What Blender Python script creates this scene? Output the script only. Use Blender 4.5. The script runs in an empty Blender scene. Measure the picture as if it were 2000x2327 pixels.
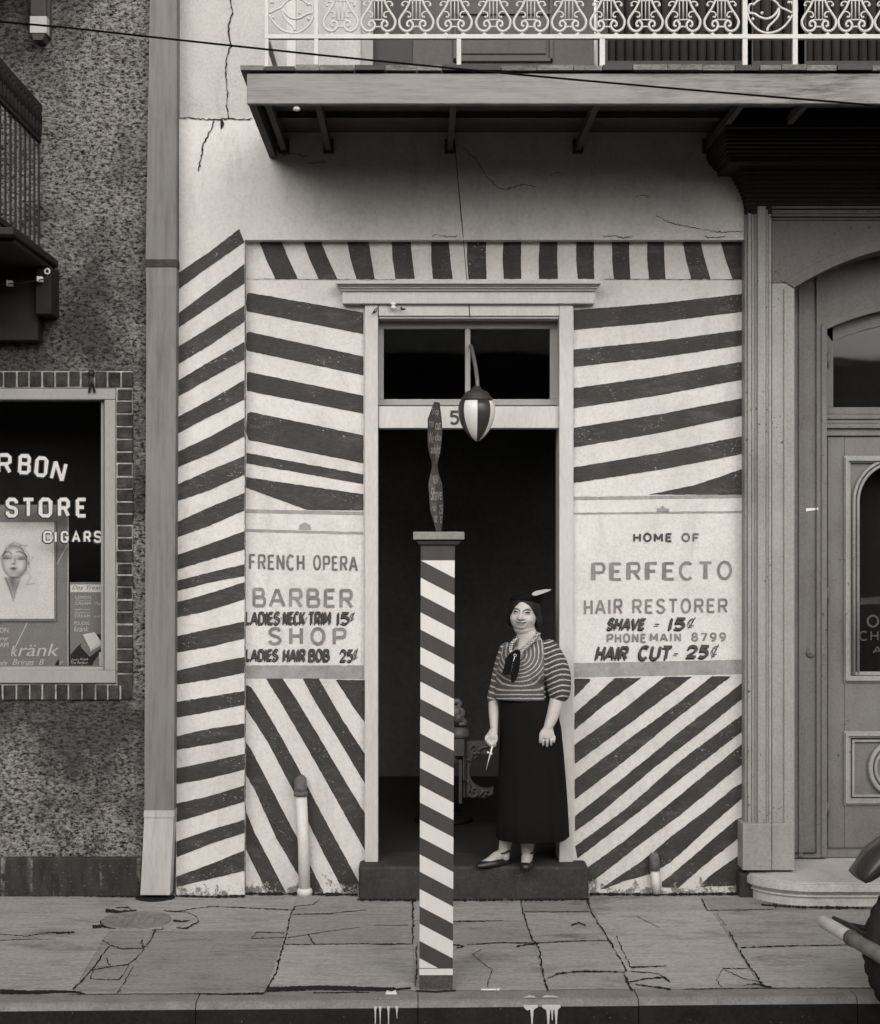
import bpy, bmesh, math, random
from mathutils import Vector, Matrix
random.seed(7)
R = math.radians
SC = bpy.context.scene
COL = SC.collection

# ------------------------------------------------------------------ camera
F = 3510.0           # focal length in photograph pixels (2000 px wide)
CXP, CYP = 950.0, 1205.0   # principal point of the shifted view camera
CAMY, CAMZ = -9.0, 2.128
cam_d = bpy.data.cameras.new("camera")
cam = bpy.data.objects.new("camera", cam_d); COL.objects.link(cam)
cam.location = (0, CAMY, CAMZ); cam.rotation_euler = (R(90), 0, 0)
cam_d.sensor_fit = 'HORIZONTAL'; cam_d.sensor_width = 36.0
cam_d.lens = 36.0 * F / 2000.0
cam_d.shift_x = (1000 - CXP) / 2000.0
cam_d.shift_y = (CYP - 1163.5) / 2000.0
cam_d.clip_start = 0.05; cam_d.clip_end = 3000
SC.camera = cam

# ------------------------------------------------------------------ light
SUN_EL, SUN_AZ = 29.0, -24.0      # the bright part of the overcast, above and a little to the left of the street
SUN_STRENGTH, SKY_STRENGTH, EXPOSURE = 1.6, 0.115, 0.20
w = bpy.data.worlds.new("World"); SC.world = w; w.use_nodes = True
nt = w.node_tree; nt.nodes.clear()
sky = nt.nodes.new('ShaderNodeTexSky'); sky.sky_type = 'NISHITA'; sky.sun_disc = False
sky.sun_elevation = R(SUN_EL); sky.sun_rotation = R(180 + SUN_AZ)
sky.air_density = 2.0; sky.dust_density = 6.0
bw = nt.nodes.new('ShaderNodeHueSaturation'); bw.inputs['Saturation'].default_value = 0.0
tint = nt.nodes.new('ShaderNodeMixRGB'); tint.blend_type = 'MULTIPLY'; tint.inputs[0].default_value = 1.0
tint.inputs[2].default_value = (1.0, 0.972, 0.935, 1)
bg = nt.nodes.new('ShaderNodeBackground'); bg.inputs['Strength'].default_value = SKY_STRENGTH
wo = nt.nodes.new('ShaderNodeOutputWorld')
nt.links.new(sky.outputs[0], bw.inputs['Color']); nt.links.new(bw.outputs[0], tint.inputs[1])
nt.links.new(tint.outputs[0], bg.inputs['Color']); nt.links.new(bg.outputs[0], wo.inputs['Surface'])
sun_d = bpy.data.lights.new("sun", 'SUN'); sun_d.energy = SUN_STRENGTH; sun_d.angle = R(40)
sun_d.color = (1.0, 0.972, 0.935)
sun = bpy.data.objects.new("sun", sun_d); COL.objects.link(sun)
_d = Vector((math.sin(R(SUN_AZ)) * math.cos(R(SUN_EL)), -math.cos(R(SUN_AZ)) * math.cos(R(SUN_EL)), math.sin(R(SUN_EL))))
sun.rotation_euler = _d.to_track_quat('Z', 'Y').to_euler(); sun.location = _d * 30
SC.view_settings.view_transform = 'Standard'; SC.view_settings.look = 'None'
SC.view_settings.exposure = EXPOSURE; SC.view_settings.gamma = 1.0
SC.view_settings.use_curve_mapping = False
SC.cycles.max_bounces = 8

# ------------------------------------------------------------------ pixel <-> place
def P(px, py, y=0.0):
    z = y - CAMY
    return Vector(((px - CXP) * z / F, y, CAMZ - (py - CYP) * z / F))
def G(px, py, h=0.0):
    z = F * (CAMZ - h) / (py - CYP)
    return Vector(((px - CXP) * z / F, z + CAMY, h))
def crop(ox, oy, s):
    return lambda u, v: (ox + u * s, oy + v * s)

# ------------------------------------------------------------------ materials
TINT = (1.0, 0.965, 0.93)
DTINT = (1.0, 0.90, 0.865)
def col(v):
    if isinstance(v, tuple): return (v[0], v[1], v[2], 1)
    t = TINT if v > .15 else DTINT
    return (v * t[0], v * t[1], v * t[2], 1)
class NT:
    def __init__(s, name):
        s.m = bpy.data.materials.new(name); s.m.use_nodes = True
        s.t = s.m.node_tree; s.b = s.t.nodes['Principled BSDF']
        s.co = s.n('ShaderNodeTexCoord')
    def n(s, typ, **kw):
        nd = s.t.nodes.new(typ)
        for k, v in kw.items(): setattr(nd, k, v)
        return nd
    def l(s, a, b): s.t.links.new(a, b)
    def mapping(s, scale, src='Object', rot=(0, 0, 0)):
        mp = s.n('ShaderNodeMapping'); mp.inputs['Scale'].default_value = scale; mp.inputs['Rotation'].default_value = rot
        s.l(s.co.outputs[src], mp.inputs[0]); return mp.outputs[0]
    def noise(s, scale, detail=4, vec=None, rough=.6, dist=0):
        nd = s.n('ShaderNodeTexNoise'); nd.inputs['Scale'].default_value = scale; nd.inputs['Detail'].default_value = detail
        nd.inputs['Roughness'].default_value = rough; nd.inputs['Distortion'].default_value = dist
        s.l(vec if vec else s.co.outputs['Object'], nd.inputs['Vector']); return nd.outputs[0]
    def ramp(s, fac, stops):
        r = s.n('ShaderNodeValToRGB'); e = r.color_ramp.elements
        while len(e) < len(stops): e.new(.5)
        for i, (p, c) in enumerate(stops): e[i].position = p; e[i].color = c if isinstance(c, tuple) and len(c) == 4 else col(c)
        s.l(fac, r.inputs[0]); return r.outputs[0]
    def mix(s, fac, a, b, mode='MIX'):
        m = s.n('ShaderNodeMixRGB'); m.blend_type = mode
        for i, x in ((0, fac), (1, a), (2, b)):
            if hasattr(x, 'links'): s.l(x, m.inputs[i])
            elif i == 0: m.inputs[0].default_value = x
            else: m.inputs[i].default_value = x if isinstance(x, tuple) and len(x) == 4 else col(x)
        return m.outputs[0]
    def math(s, op, a, b=None):
        m = s.n('ShaderNodeMath'); m.operation = op
        for i, x in enumerate((a, b)):
            if x is None: continue
            if hasattr(x, 'links'): s.l(x, m.inputs[i])
            else: m.inputs[i].default_value = x
        return m.outputs[0]
    def bump(s, h, strength, dist):
        b = s.n('ShaderNodeBump'); b.inputs['Strength'].default_value = strength; b.inputs['Distance'].default_value = dist
        s.l(h, b.inputs['Height']); s.l(b.outputs[0], s.b.inputs['Normal'])
    def done(s, c, rough=.8, spec=.3):
        if hasattr(c, 'links'): s.l(c, s.b.inputs['Base Color'])
        else: s.b.inputs['Base Color'].default_value = col(c)
        s.b.inputs['Roughness'].default_value = rough
        s.b.inputs['Specular IOR Level'].default_value = spec
        return s.m
W_ = (1, 1, 1, 1); K_ = (0, 0, 0, 1)

def simple(name, v, var=.15, scale=14, rough=.6, spec=.3, bs=60, bd=.001, stretch=(1, 1, 1), fleck=None, metal=0):
    """one paint or material with cloudy unevenness, fine grain and a little relief"""
    s = NT(name); vec = s.mapping(stretch)
    c = s.ramp(s.noise(scale, 5, vec), [(.3, v * (1 - var)), (.7, v * (1 + var))])
    c = s.mix(.5, c, s.ramp(s.noise(scale * 9, 3, vec), [(.25, v * (1 - var * 1.3)), (.75, v * (1 + var * 1.3))]))
    if fleck:
        fv, lo = fleck
        c = s.mix(s.ramp(s.noise(70, 3, None, .7), [(lo, K_), (lo + .035, W_)]), c, fv)
    s.bump(s.noise(bs, 4, vec), .5, bd)
    s.b.inputs['Metallic'].default_value = metal
    return s.done(c, rough, spec)

def foot(s):
    """ragged dirt and flaking where rain splashes off the pavement"""
    g = s.n('ShaderNodeNewGeometry'); sp = s.n('ShaderNodeSeparateXYZ'); s.l(g.outputs['Position'], sp.inputs[0])
    h = s.math('SUBTRACT', s.noise(16, 6, None, .75), s.math('MULTIPLY', sp.outputs[2], 1.5))
    return s.ramp(h, [(.46, K_), (.52, W_)])
def plaster(name, v):
    """limewashed render: trowel marks, stains, hairline scratches"""
    s = NT(name)
    c = s.ramp(s.noise(1.6, 6, None, .65), [(.33, v * .78), (.5, v), (.66, v * 1.06)])
    st = s.noise(3.0, 6, s.mapping((2.2, 1, .55)), .7)
    c = s.mix(s.ramp(st, [(.53, K_), (.72, (.5, .5, .5, 1))]), c, v * .55)
    fine = s.noise(55, 4, None, .7)
    c = s.mix(.30, c, s.ramp(fine, [(.36, v * .66), (.56, v * 1.06)]))
    pk = s.noise(38, 2, s.mapping((1, 1, 1.6)), .5, 1.5)
    c = s.mix(s.ramp(pk, [(.735, K_), (.77, (.6, .6, .6, 1))]), c, v * .45)
    c = s.mix(s.math('MULTIPLY', foot(s), .85), c, v * .22)
    h = s.mix(.5, s.noise(26, 5, None, .65), s.noise(120, 3))
    s.bump(h, .7, .007)
    return s.done(c, .85, .2)

def stripe_paint(name, v):
    """brush-painted dark stripes, chipped in places to the white render below"""
    s = NT(name)
    c = s.ramp(s.noise(5, 6, None, .7), [(.36, v * .74), (.64, v * 1.45)])
    c = s.mix(.5, c, s.ramp(s.noise(60, 4, s.mapping((.5, 1, 1.8)), .7), [(.36, v * .62), (.64, v * 1.5)]))
    ch = s.noise(85, 3, s.mapping((.7, 1, 1.3)), .6)
    pat = s.noise(4, 3)
    f = s.math('MULTIPLY', s.ramp(ch, [(.62, K_), (.69, (.8, .8, .8, 1))]), s.ramp(pat, [(.50, K_), (.62, W_)]))
    c = s.mix(f, c, .42)
    c = s.mix(s.math('MULTIPLY', foot(s), s.ramp(s.noise(70, 3), [(.5, K_), (.54, W_)])), c, .36)
    c = s.mix(s.ramp(s.noise(6, 8, s.mapping((.6, 1, 2.2)), .82), [(.52, K_), (.66, (.8, .8, .8, 1))]), c, v * 2.4)
    s.bump(s.mix(.5, s.noise(26, 5, None, .65), s.noise(120, 3)), .6, .006)
    return s.done(c, .7, .3)

def letter_paint(name, v, fade=.3):
    s = NT(name)
    n = s.noise(12, 5, None, .7)
    c = s.ramp(n, [(.38, v * (1 - fade * .6)), (.62, v * (1 + fade))])
    c = s.mix(.4, c, s.ramp(s.noise(110, 3), [(.3, v * .7), (.7, v * 1.4)]))
    s.bump(s.noise(60, 4), .4, .003)
    return s.done(c, .8, .2)

def weathered_wood(name, v, stretch=(1.2, 1, 14), dirt=.5):
    s = NT(name)
    vec = s.mapping(stretch)
    c = s.ramp(s.noise(3, 7, vec, .7), [(.3, v * .72), (.55, v), (.8, v * 1.1)])
    big = s.noise(1.1, 5, None, .7)
    gr = s.noise(5, 6, vec, .75)
    f = s.math('MULTIPLY', s.ramp(big, [(.46, K_), (.66, W_)]), s.ramp(gr, [(.42, K_), (.62, W_)]))
    c = s.mix(s.math('MULTIPLY', f, dirt), c, v * .22)
    s.bump(s.noise(14, 5, vec), .5, .003)
    return s.done(c, .75, .25)

def old_paint(name, v, chips=.5):
    """old oil paint on joinery: clouded, faintly streaked, chipped to dark specks"""
    s = NT(name)
    c = s.ramp(s.noise(1.8, 6, None, .65), [(.34, v * .62), (.5, v * .95), (.66, v * 1.12)])
    c = s.mix(.35, c, s.ramp(s.noise(3.2, 6, s.mapping((4, 2, .7)), .7), [(.36, v * .6), (.62, v * 1.15)]))
    c = s.mix(.35, c, s.ramp(s.noise(70, 4, None, .7), [(.36, v * .6), (.6, v * 1.15)]))
    f = s.math('MULTIPLY', s.ramp(s.noise(48, 2), [(.665, K_), (.69, W_)]), s.ramp(s.noise(2.4, 4), [(.48, K_), (.6, W_)]))
    c = s.mix(s.math('MULTIPLY', f, chips * 1.6), c, v * .2)
    s.bump(s.noise(40, 5), .4, .003)
    return s.done(c, .6, .3)

def glass(name, refl=.10, rough=.02):
    m = bpy.data.materials.new(name); m.use_nodes = True; t = m.node_tree; t.nodes.clear()
    o = t.nodes.new('ShaderNodeOutputMaterial'); mx = t.nodes.new('ShaderNodeMixShader')
    tr = t.nodes.new('ShaderNodeBsdfTransparent'); gl = t.nodes.new('ShaderNodeBsdfGlossy'); gl.inputs['Roughness'].default_value = rough
    tr.inputs[0].default_value = (.9, .9, .9, 1)
    mx.inputs[0].default_value = refl
    nz = t.nodes.new('ShaderNodeTexNoise'); nz.inputs['Scale'].default_value = 3.0
    bp = t.nodes.new('ShaderNodeBump'); bp.inputs['Strength'].default_value = .15; bp.inputs['Distance'].default_value = .004
    t.links.new(nz.outputs[0], bp.inputs['Height']); t.links.new(bp.outputs[0], gl.inputs['Normal'])
    t.links.new(tr.outputs[0], mx.inputs[1]); t.links.new(gl.outputs[0], mx.inputs[2]); t.links.new(mx.outputs[0], o.inputs['Surface'])
    return m

# ------------------------------------------------------------------ mesh builder
LOC = {}
class MB:
    def __init__(s): s.v = []; s.f = []; s.mi = []; s.sm = []; s.k = 0
    def add(s, verts, faces, mi=0, smooth=False):
        o = len(s.v); s.v += [Vector(v) for v in verts]
        for f in faces:
            s.f.append([o + i for i in f]); s.mi.append(mi); s.sm.append(smooth)
    def box(s, x0, x1, y0, y1, z0, z1, mi=0):
        x0, x1 = min(x0, x1), max(x0, x1); y0, y1 = min(y0, y1), max(y0, y1); z0, z1 = min(z0, z1), max(z0, z1)
        s.add([(x0, y0, z0), (x1, y0, z0), (x1, y1, z0), (x0, y1, z0), (x0, y0, z1), (x1, y0, z1), (x1, y1, z1), (x0, y1, z1)],
              [(0, 1, 5, 4), (1, 2, 6, 5), (2, 3, 7, 6), (3, 0, 4, 7), (4, 5, 6, 7), (3, 2, 1, 0)], mi)
    def pbox(s, px0, py0, px1, py1, y0, y1, mi=0):
        """box whose front face (at depth y0) covers these photograph pixels"""
        a, b = P(px0, py1, y0), P(px1, py0, y0)
        s.box(a.x, b.x, y0, y1, a.z, b.z, mi)
    def prism(s, pts, d, mi=0):
        """outline (list of 3-D points, roughly facing -y) given thickness d towards +y"""
        n = len(pts); b = [Vector(p) + Vector((0, d, 0)) for p in pts]
        fs = [tuple(range(n)), tuple(range(2 * n - 1, n - 1, -1))] + [(i, i + n, (i + 1) % n + n, (i + 1) % n) for i in range(n)]
        s.add(list(pts) + b, fs, mi)
    def zprism(s, pts2, z0, z1, mi=0):
        n = len(pts2)
        s.add([(p[0], p[1], z0) for p in pts2] + [(p[0], p[1], z1) for p in pts2],
              [tuple(range(n - 1, -1, -1)), tuple(range(n, 2 * n))] + [(i, (i + 1) % n, (i + 1) % n + n, i + n) for i in range(n)], mi)
    def sheet(s, pts, mi=0):
        s.add(pts, [tuple(range(len(pts)))], mi)
    def tube(s, pts, r, n=8, mi=0, cap=True, flat=None):
        pts = [Vector(p) for p in pts]; m = len(pts)
        rs = r if isinstance(r, (list, tuple)) else [r] * m
        up = Vector((0, 1, 0)); prev = None; vs = []
        for i, p in enumerate(pts):
            t = (pts[min(i + 1, m - 1)] - pts[max(i - 1, 0)]).normalized()
            a = (prev if prev is not None else (up if abs(t.dot(up)) < .9 else Vector((1, 0, 0))))
            a = (a - t * a.dot(t)).normalized(); prev = a; b = t.cross(a)
            for k in range(n):
                q = 2 * math.pi * k / n
                vs.append(p + (a * math.cos(q) * (flat or 1) + b * math.sin(q)) * rs[i])
        fs = [(i * n + k, i * n + (k + 1) % n, (i + 1) * n + (k + 1) % n, (i + 1) * n + k) for i in range(m - 1) for k in range(n)]
        s.add(vs, fs, mi, True)
        if cap:
            o = len(s.v) - m * n
            s.f += [[o + k for k in range(n - 1, -1, -1)], [o + (m - 1) * n + k for k in range(n)]]; s.mi += [mi, mi]; s.sm += [False, False]
    def ball(s, c, rx, ry=None, rz=None, n=12, m=8, mi=0, rot=None):
        ry = ry or rx; rz = rz or rx; vs = []; c = Vector(c)
        for j in range(m + 1):
            th = math.pi * j / m
            for k in range(n):
                q = 2 * math.pi * k / n
                v = Vector((rx * math.sin(th) * math.cos(q), ry * math.sin(th) * math.sin(q), rz * math.cos(th)))
                if rot: v = rot @ v
                vs.append(c + v)
        fs = [(j * n + k, (j + 1) * n + k, (j + 1) * n + (k + 1) % n, j * n + (k + 1) % n) for j in range(m) for k in range(n)]
        s.add(vs, fs, mi, True)
    def loft(s, rings, mi=0, n=28, mod=None, smooth=True):
        """rings: (centre, rx, ry, yaw) stacked; closed at both ends"""
        vs = []
        for (c, rx, ry, yaw) in rings:
            for k in range(n):
                q = 2 * math.pi * k / n; g = mod(q, c) if mod else 1
                x, y = rx * g * math.cos(q), ry * g * math.sin(q)
                vs.append((c[0] + x * math.cos(yaw) - y * math.sin(yaw), c[1] + x * math.sin(yaw) + y * math.cos(yaw), c[2]))
        m = len(rings)
        fs = [(i * n + k, i * n + (k + 1) % n, (i + 1) * n + (k + 1) % n, (i + 1) * n + k) for i in range(m - 1) for k in range(n)]
        s.add(vs, fs + [tuple(range(n - 1, -1, -1)), tuple((m - 1) * n + k for k in range(n))], mi, smooth)
    def lathe(s, c, prof, n=24, mi=0, axis='z', mfun=None):
        vs = []; c = Vector(c)
        for (r, h) in prof:
            for k in range(n):
                q = 2 * math.pi * k / n
                a, b = r * math.cos(q), r * math.sin(q)
                vs.append(c + (Vector((a, b, h)) if axis == 'z' else Vector((a, h, b)) if axis == 'y' else Vector((h, a, b))))
        m = len(prof)
        for i in range(m - 1):
            for k in range(n):
                pass
        o = len(s.v); s.v += vs
        for i in range(m - 1):
            for k in range(n):
                s.f.append([o + i * n + k, o + i * n + (k + 1) % n, o + (i + 1) * n + (k + 1) % n, o + (i + 1) * n + k])
                s.mi.append(mfun(k) if mfun else mi); s.sm.append(True)
        s.f += [[o + k for k in range(n - 1, -1, -1)], [o + (m - 1) * n + k for k in range(n)]]; s.mi += [mi, mi]; s.sm += [False, False]
    # ---- flat things painted on a plane, in photograph pixels
    def paint(s, pts, y, mi=0, jit=.8, step=7.0):
        out = []
        n = len(pts)
        for i in range(n):
            a, b = pts[i], pts[(i + 1) % n]
            L = math.hypot(b[0] - a[0], b[1] - a[1]); k = max(1, int(L / step))
            for j in range(k):
                t = j / k; e = jit * .42 if 0 < j else jit * .3
                out.append(P(a[0] + (b[0] - a[0]) * t + random.gauss(0, e * .5), a[1] + (b[1] - a[1]) * t + random.gauss(0, e), y))
        s.k += 1
        s.sheet(out, mi)
    def ribbon(s, pts, hw, y, mi=0, f=P, eps=.00006):
        """a brush stroke along photograph pixels; hw = half width in pixels (one value or one per point)"""
        n = len(pts); hs = hw if isinstance(hw, (list, tuple)) else [hw] * n
        s.k += 1; yy = y - eps * s.k
        q = []
        for i in range(n):
            a, b = pts[max(i - 1, 0)], pts[min(i + 1, n - 1)]
            closed = n > 3 and pts[0] == pts[-1]
            if closed and i in (0, n - 1): a, b = pts[-2], pts[1]
            tx, ty = b[0] - a[0], b[1] - a[1]; L = math.hypot(tx, ty) or 1
            nx, ny = -ty / L, tx / L; m = 1
            if 0 < i < n - 1:
                ux, uy = pts[i + 1][0] - pts[i][0], pts[i + 1][1] - pts[i][1]; l2 = math.hypot(ux, uy) or 1
                d = abs((-uy / l2) * nx + (ux / l2) * ny); m = min(1 / max(d, .45), 1.8)
            q.append((pts[i][0] + nx * hs[i] * m, pts[i][1] + ny * hs[i] * m)); q.append((pts[i][0] - nx * hs[i] * m, pts[i][1] - ny * hs[i] * m))
        if f is P: vs = [P(a, b, yy) for a, b in q]
        else: vs = [f(a, b) + Vector((0, 0, eps * s.k)) for a, b in q]
        s.add(vs, [(2 * i, 2 * i + 1, 2 * i + 3, 2 * i + 2) for i in range(n - 1)], mi)
    def build(s, name, mats, parent=None, loc=(0, 0, 0), bevel=0, subsurf=0):
        if parent is not None: loc = LOC[parent.name]
        loc = Vector(loc)
        me = bpy.data.meshes.new(name)
        me.from_pydata([v - loc for v in s.v], [], s.f)
        for m in (mats if isinstance(mats, (list, tuple)) else [mats]): me.materials.append(m)
        for p, mi, sm in zip(me.polygons, s.mi, s.sm): p.material_index = mi; p.use_smooth = sm
        me.validate()
        o = bpy.data.objects.new(name, me); COL.objects.link(o)
        if parent is not None: o.parent = parent
        else: o.location = loc
        LOC[o.name] = loc
        if bevel:
            b = o.modifiers.new('bevel', 'BEVEL'); b.width = bevel; b.segments = 2; b.limit_method = 'ANGLE'
        if subsurf:
            b = o.modifiers.new('sub', 'SUBSURF'); b.levels = b.render_levels = subsurf
        return o
def part(name, mats, parent, fn, **kw):
    m = MB(); fn(m); return m.build(name, mats, parent, **kw)
def tag(o, label=None, cat=None, group=None, kind=None):
    if label: o['label'] = label
    if cat: o['category'] = cat
    if group: o['group'] = group
    if kind: o['kind'] = kind
    return o
def thing(name, label, cat, loc=(0, 0, 0), group=None):
    o = bpy.data.objects.new(name, None); COL.objects.link(o); o.location = loc
    o.empty_display_size = .1
    LOC[o.name] = Vector(loc)
    return tag(o, label, cat, group)

def spline(pts, n=6, closed=False):
    """Catmull-Rom through 2-D points"""
    out = []; m = len(pts)
    for i in range(m if closed else m - 1):
        p0, p1, p2, p3 = (pts[(i + d) % m] if closed else pts[min(max(i + d, 0), m - 1)] for d in (-1, 0, 1, 2))
        for j in range(n):
            t = j / n
            out.append(tuple(.5 * (2 * p1[k] + (p2[k] - p0[k]) * t + (2 * p0[k] - 5 * p1[k] + 4 * p2[k] - p3[k]) * t * t + (3 * p1[k] - p0[k] - 3 * p2[k] + p3[k]) * t ** 3) for k in range(len(p1))))
    out.append(tuple(pts[0] if closed else pts[-1]))
    return out
def arc(cx, cy, rx, ry, a0, a1, n=12):
    return [(cx + rx * math.cos(R(a0 + (a1 - a0) * i / n)), cy + ry * math.sin(R(a0 + (a1 - a0) * i / n))) for i in range(n + 1)]

# ------------------------------------------------------------------ sign writer's alphabet (unit box, y up)
def _bowl(x0, yt, yb, w):
    r = (yt - yb) / 2
    return [(x0, yt), (w - r * .8, yt)] + arc(w - r * .8, (yt + yb) / 2, r * .8, r, 90, -90, 10)[1:] + [(x0, yb)]
S_ = spline([(.93, .83), (.74, .97), (.48, 1), (.2, .92), (.09, .75), (.22, .59), (.5, .51), (.8, .42), (.93, .24), (.8, .07), (.5, 0), (.22, .04), (.05, .2)], 5)
GLYPH = {
 'A': (.95, [[(.0, 0), (.47, 1)], [(.53, 1), (1, 0)], [(.2, .33), (.8, .33)]]),
 'B': (.8, [[(.08, 0), (.08, 1)], _bowl(.08, .98, .54, .88), _bowl(.08, .5, .02, 1)]),
 'C': (.85, [arc(.52, .5, .5, .5, 48, 312, 22)]),
 'D': (.85, [[(.08, 0), (.08, 1)], _bowl(.08, .98, .02, .98)]),
 'E': (.7, [[(.1, 0), (.1, 1)], [(.1, .97), (1, .97)], [(.1, .52), (.86, .52)], [(.1, .03), (1, .03)]]),
 'F': (.7, [[(.1, 0), (.1, 1)], [(.1, .97), (1, .97)], [(.1, .5), (.86, .5)]]),
 'G': (.9, [arc(.52, .5, .5, .5, 48, 330, 22), [(.55, .42), (.98, .42), (.98, .1)]]),
 'H': (.85, [[(.08, 0), (.08, 1)], [(.92, 0), (.92, 1)], [(.08, .5), (.92, .5)]]),
 'I': (.22, [[(.5, 0), (.5, 1)]]),
 'K': (.85, [[(.08, 0), (.08, 1)], [(.92, 1), (.1, .45)], [(.4, .62), (.95, 0)]]),
 'L': (.65, [[(.1, 0), (.1, 1)], [(.1, .03), (1, .03)]]),
 'M': (1.0, [[(.06, 0), (.06, 1)], [(.94, 0), (.94, 1)], [(.06, 1), (.5, .25)], [(.5, .25), (.94, 1)]]),
 'N': (.85, [[(.08, 0), (.08, 1)], [(.92, 0), (.92, 1)], [(.08, 1), (.92, 0)]]),
 'O': (.88, [arc(.5, .5, .46, .5, 90, 450, 28)]),
 'P': (.78, [[(.08, 0), (.08, 1)], _bowl(.08, .97, .44, 1)]),
 'R': (.82, [[(.08, 0), (.08, 1)], _bowl(.08, .97, .48, .95), [(.5, .48), (.98, 0)]]),
 'S': (.8, [S_]),
 'T': (.8, [[(.5, 0), (.5, 1)], [(0, .97), (1, .97)]]),
 'U': (.85, [[(.08, 1), (.08, .35)] + arc(.5, .33, .42, .33, 180, 360, 14) + [(.92, 1)]]),
 'V': (.9, [[(.02, 1), (.5, 0)], [(.5, 0), (.98, 1)]]),
 '1': (.3, [[(.5, 0), (.5, 1)]]),
 '2': (.75, [spline([(.08, .74), (.2, .93), (.5, 1), (.82, .9), (.9, .7), (.75, .48), (.4, .25), (.05, .03)], 5), [(.05, .03), (1, .03)]]),
 '5': (.72, [[(.95, .97), (.2, .97), (.14, .56)], spline([(.14, .56), (.45, .64), (.8, .55), (.95, .32), (.8, .08), (.45, 0), (.08, .1)], 5)]),
 '7': (.72, [[(.02, .97), (.95, .97), (.35, 0)]]),
 '8': (.78, [arc(.5, .76, .36, .24, 0, 360, 18), arc(.5, .26, .44, .26, 0, 360, 18)]),
 '9': (.76, [arc(.5, .7, .42, .3, 0, 360, 18), spline([(.92, .7), (.88, .35), (.65, .08), (.25, .0)], 5)]),
 '-': (.5, [[(.1, .45), (.9, .45)]]), '.': (.3, [[(.5, .42), (.5, .52)]]), ' ': (.55, []),
 'c': (.5, [arc(.52, .48, .44, .40, 55, 305, 14), [(.80, 1.08), (.28, -.12)]]),
}
# the window letterer's chamfered block capitals
def _oct(x0, y0, x1, y1, c=.2): return [(x0 + c, y0), (x1 - c, y0), (x1, y0 + c * .7), (x1, y1 - c * .7), (x1 - c, y1), (x0 + c, y1), (x0, y1 - c * .7), (x0, y0 + c * .7), (x0 + c, y0)]
BLOCK = {
 'A': (.85, [[(.02, 0), (.5, 1), (.98, 0)], [(.24, .33), (.76, .33)]]),
 'B': (.8, [[(.1, 0), (.1, 1)], [(.1, 1), (.8, 1), (.95, .88), (.95, .64), (.8, .53), (.1, .53)], [(.8, .53), (.98, .4), (.98, .12), (.8, 0), (.1, 0)]]),
 'C': (.8, [[(.95, .72), (.95, .86), (.75, 1), (.25, 1), (.05, .86), (.05, .14), (.25, 0), (.75, 0), (.95, .14), (.95, .28)]]),
 'E': (.75, [[(.1, 0), (.1, 1)], [(.1, 1), (.98, 1)], [(.1, .52), (.8, .52)], [(.1, 0), (.98, 0)]]),
 'G': (.8, [[(.95, .72), (.95, .86), (.75, 1), (.25, 1), (.05, .86), (.05, .14), (.25, 0), (.75, 0), (.95, .14), (.95, .45), (.55, .45)]]),
 'I': (.25, [[(.5, 0), (.5, 1)]]),
 'N': (.85, [[(.08, 0), (.08, 1)], [(.92, 0), (.92, 1)], [(.08, 1), (.92, 0)]]),
 'O': (.8, [_oct(.05, 0, .95, 1)]),
 'R': (.8, [[(.1, 0), (.1, 1)], [(.1, 1), (.75, 1), (.95, .87), (.95, .6), (.75, .48), (.1, .48)], [(.6, .48), (.95, 0)]]),
 'S': (.78, [[(.95, .76), (.95, .87), (.75, 1), (.25, 1), (.05, .87), (.05, .66), (.25, .54), (.75, .47), (.95, .35), (.95, .13), (.75, 0), (.25, 0), (.05, .13), (.05, .26)]]),
 'T': (.8, [[(.5, 0), (.5, 1)], [(0, 1), (1, 1)]]),
}
def write(mb, txt, x0, x1, yt, yb, t, y, mi=0, slant=0, dyr=0, table=GLYPH, gap=.22, dx=0, dy=0, wob=.5, rot=None, hr=1.0, tv=1.0):
    """letter txt between pixel x0..x1, cap line yt, base line yb (left end), t = stroke width in px,
    dyr = drop of the right end, hr = height of the right end relative to the left"""
    tot = sum(table[c][0] for c in txt) + gap * (len(txt) - 1); k = (x1 - x0) / tot; x = x0; rnd = random.Random(txt)
    for c in txt:
        wd, strokes = table[c]; f = (x - x0) / (x1 - x0)
        h = (yb - yt) * (1 + (hr - 1) * f); base = yb + dyr * f + rnd.uniform(-wob, wob)
        for st in strokes:
            pts = []
            for (u, v) in st:
                X = x + u * wd * k + slant * (v - .5) * h; Y = base - v * h
                if rot:
                    a, cx, cy = rot; X, Y = cx + (X - cx) * math.cos(a) - (Y - cy) * math.sin(a), cy + (X - cx) * math.sin(a) + (Y - cy) * math.cos(a)
                pts.append((X + dx, Y + dy))
            vert = len(st) == 2 and abs(st[0][0] - st[1][0]) < .01
            if table is GLYPH and len(pts) == 2: pts = [pts[0], ((pts[0][0] + pts[1][0]) / 2 + rnd.uniform(-.25, .25), (pts[0][1] + pts[1][1]) / 2 + rnd.uniform(-.25, .25)), pts[1]]
            wv = t / 2 * (1 if vert else tv)
            mb.ribbon(pts, [wv * (rnd.uniform(.88, 1.12) if table is GLYPH and not (len(pts) > 3 and i_ in (0, len(pts) - 1)) else 1) for i_ in range(len(pts))], y, mi)
        x += (wd + gap) * k

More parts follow.
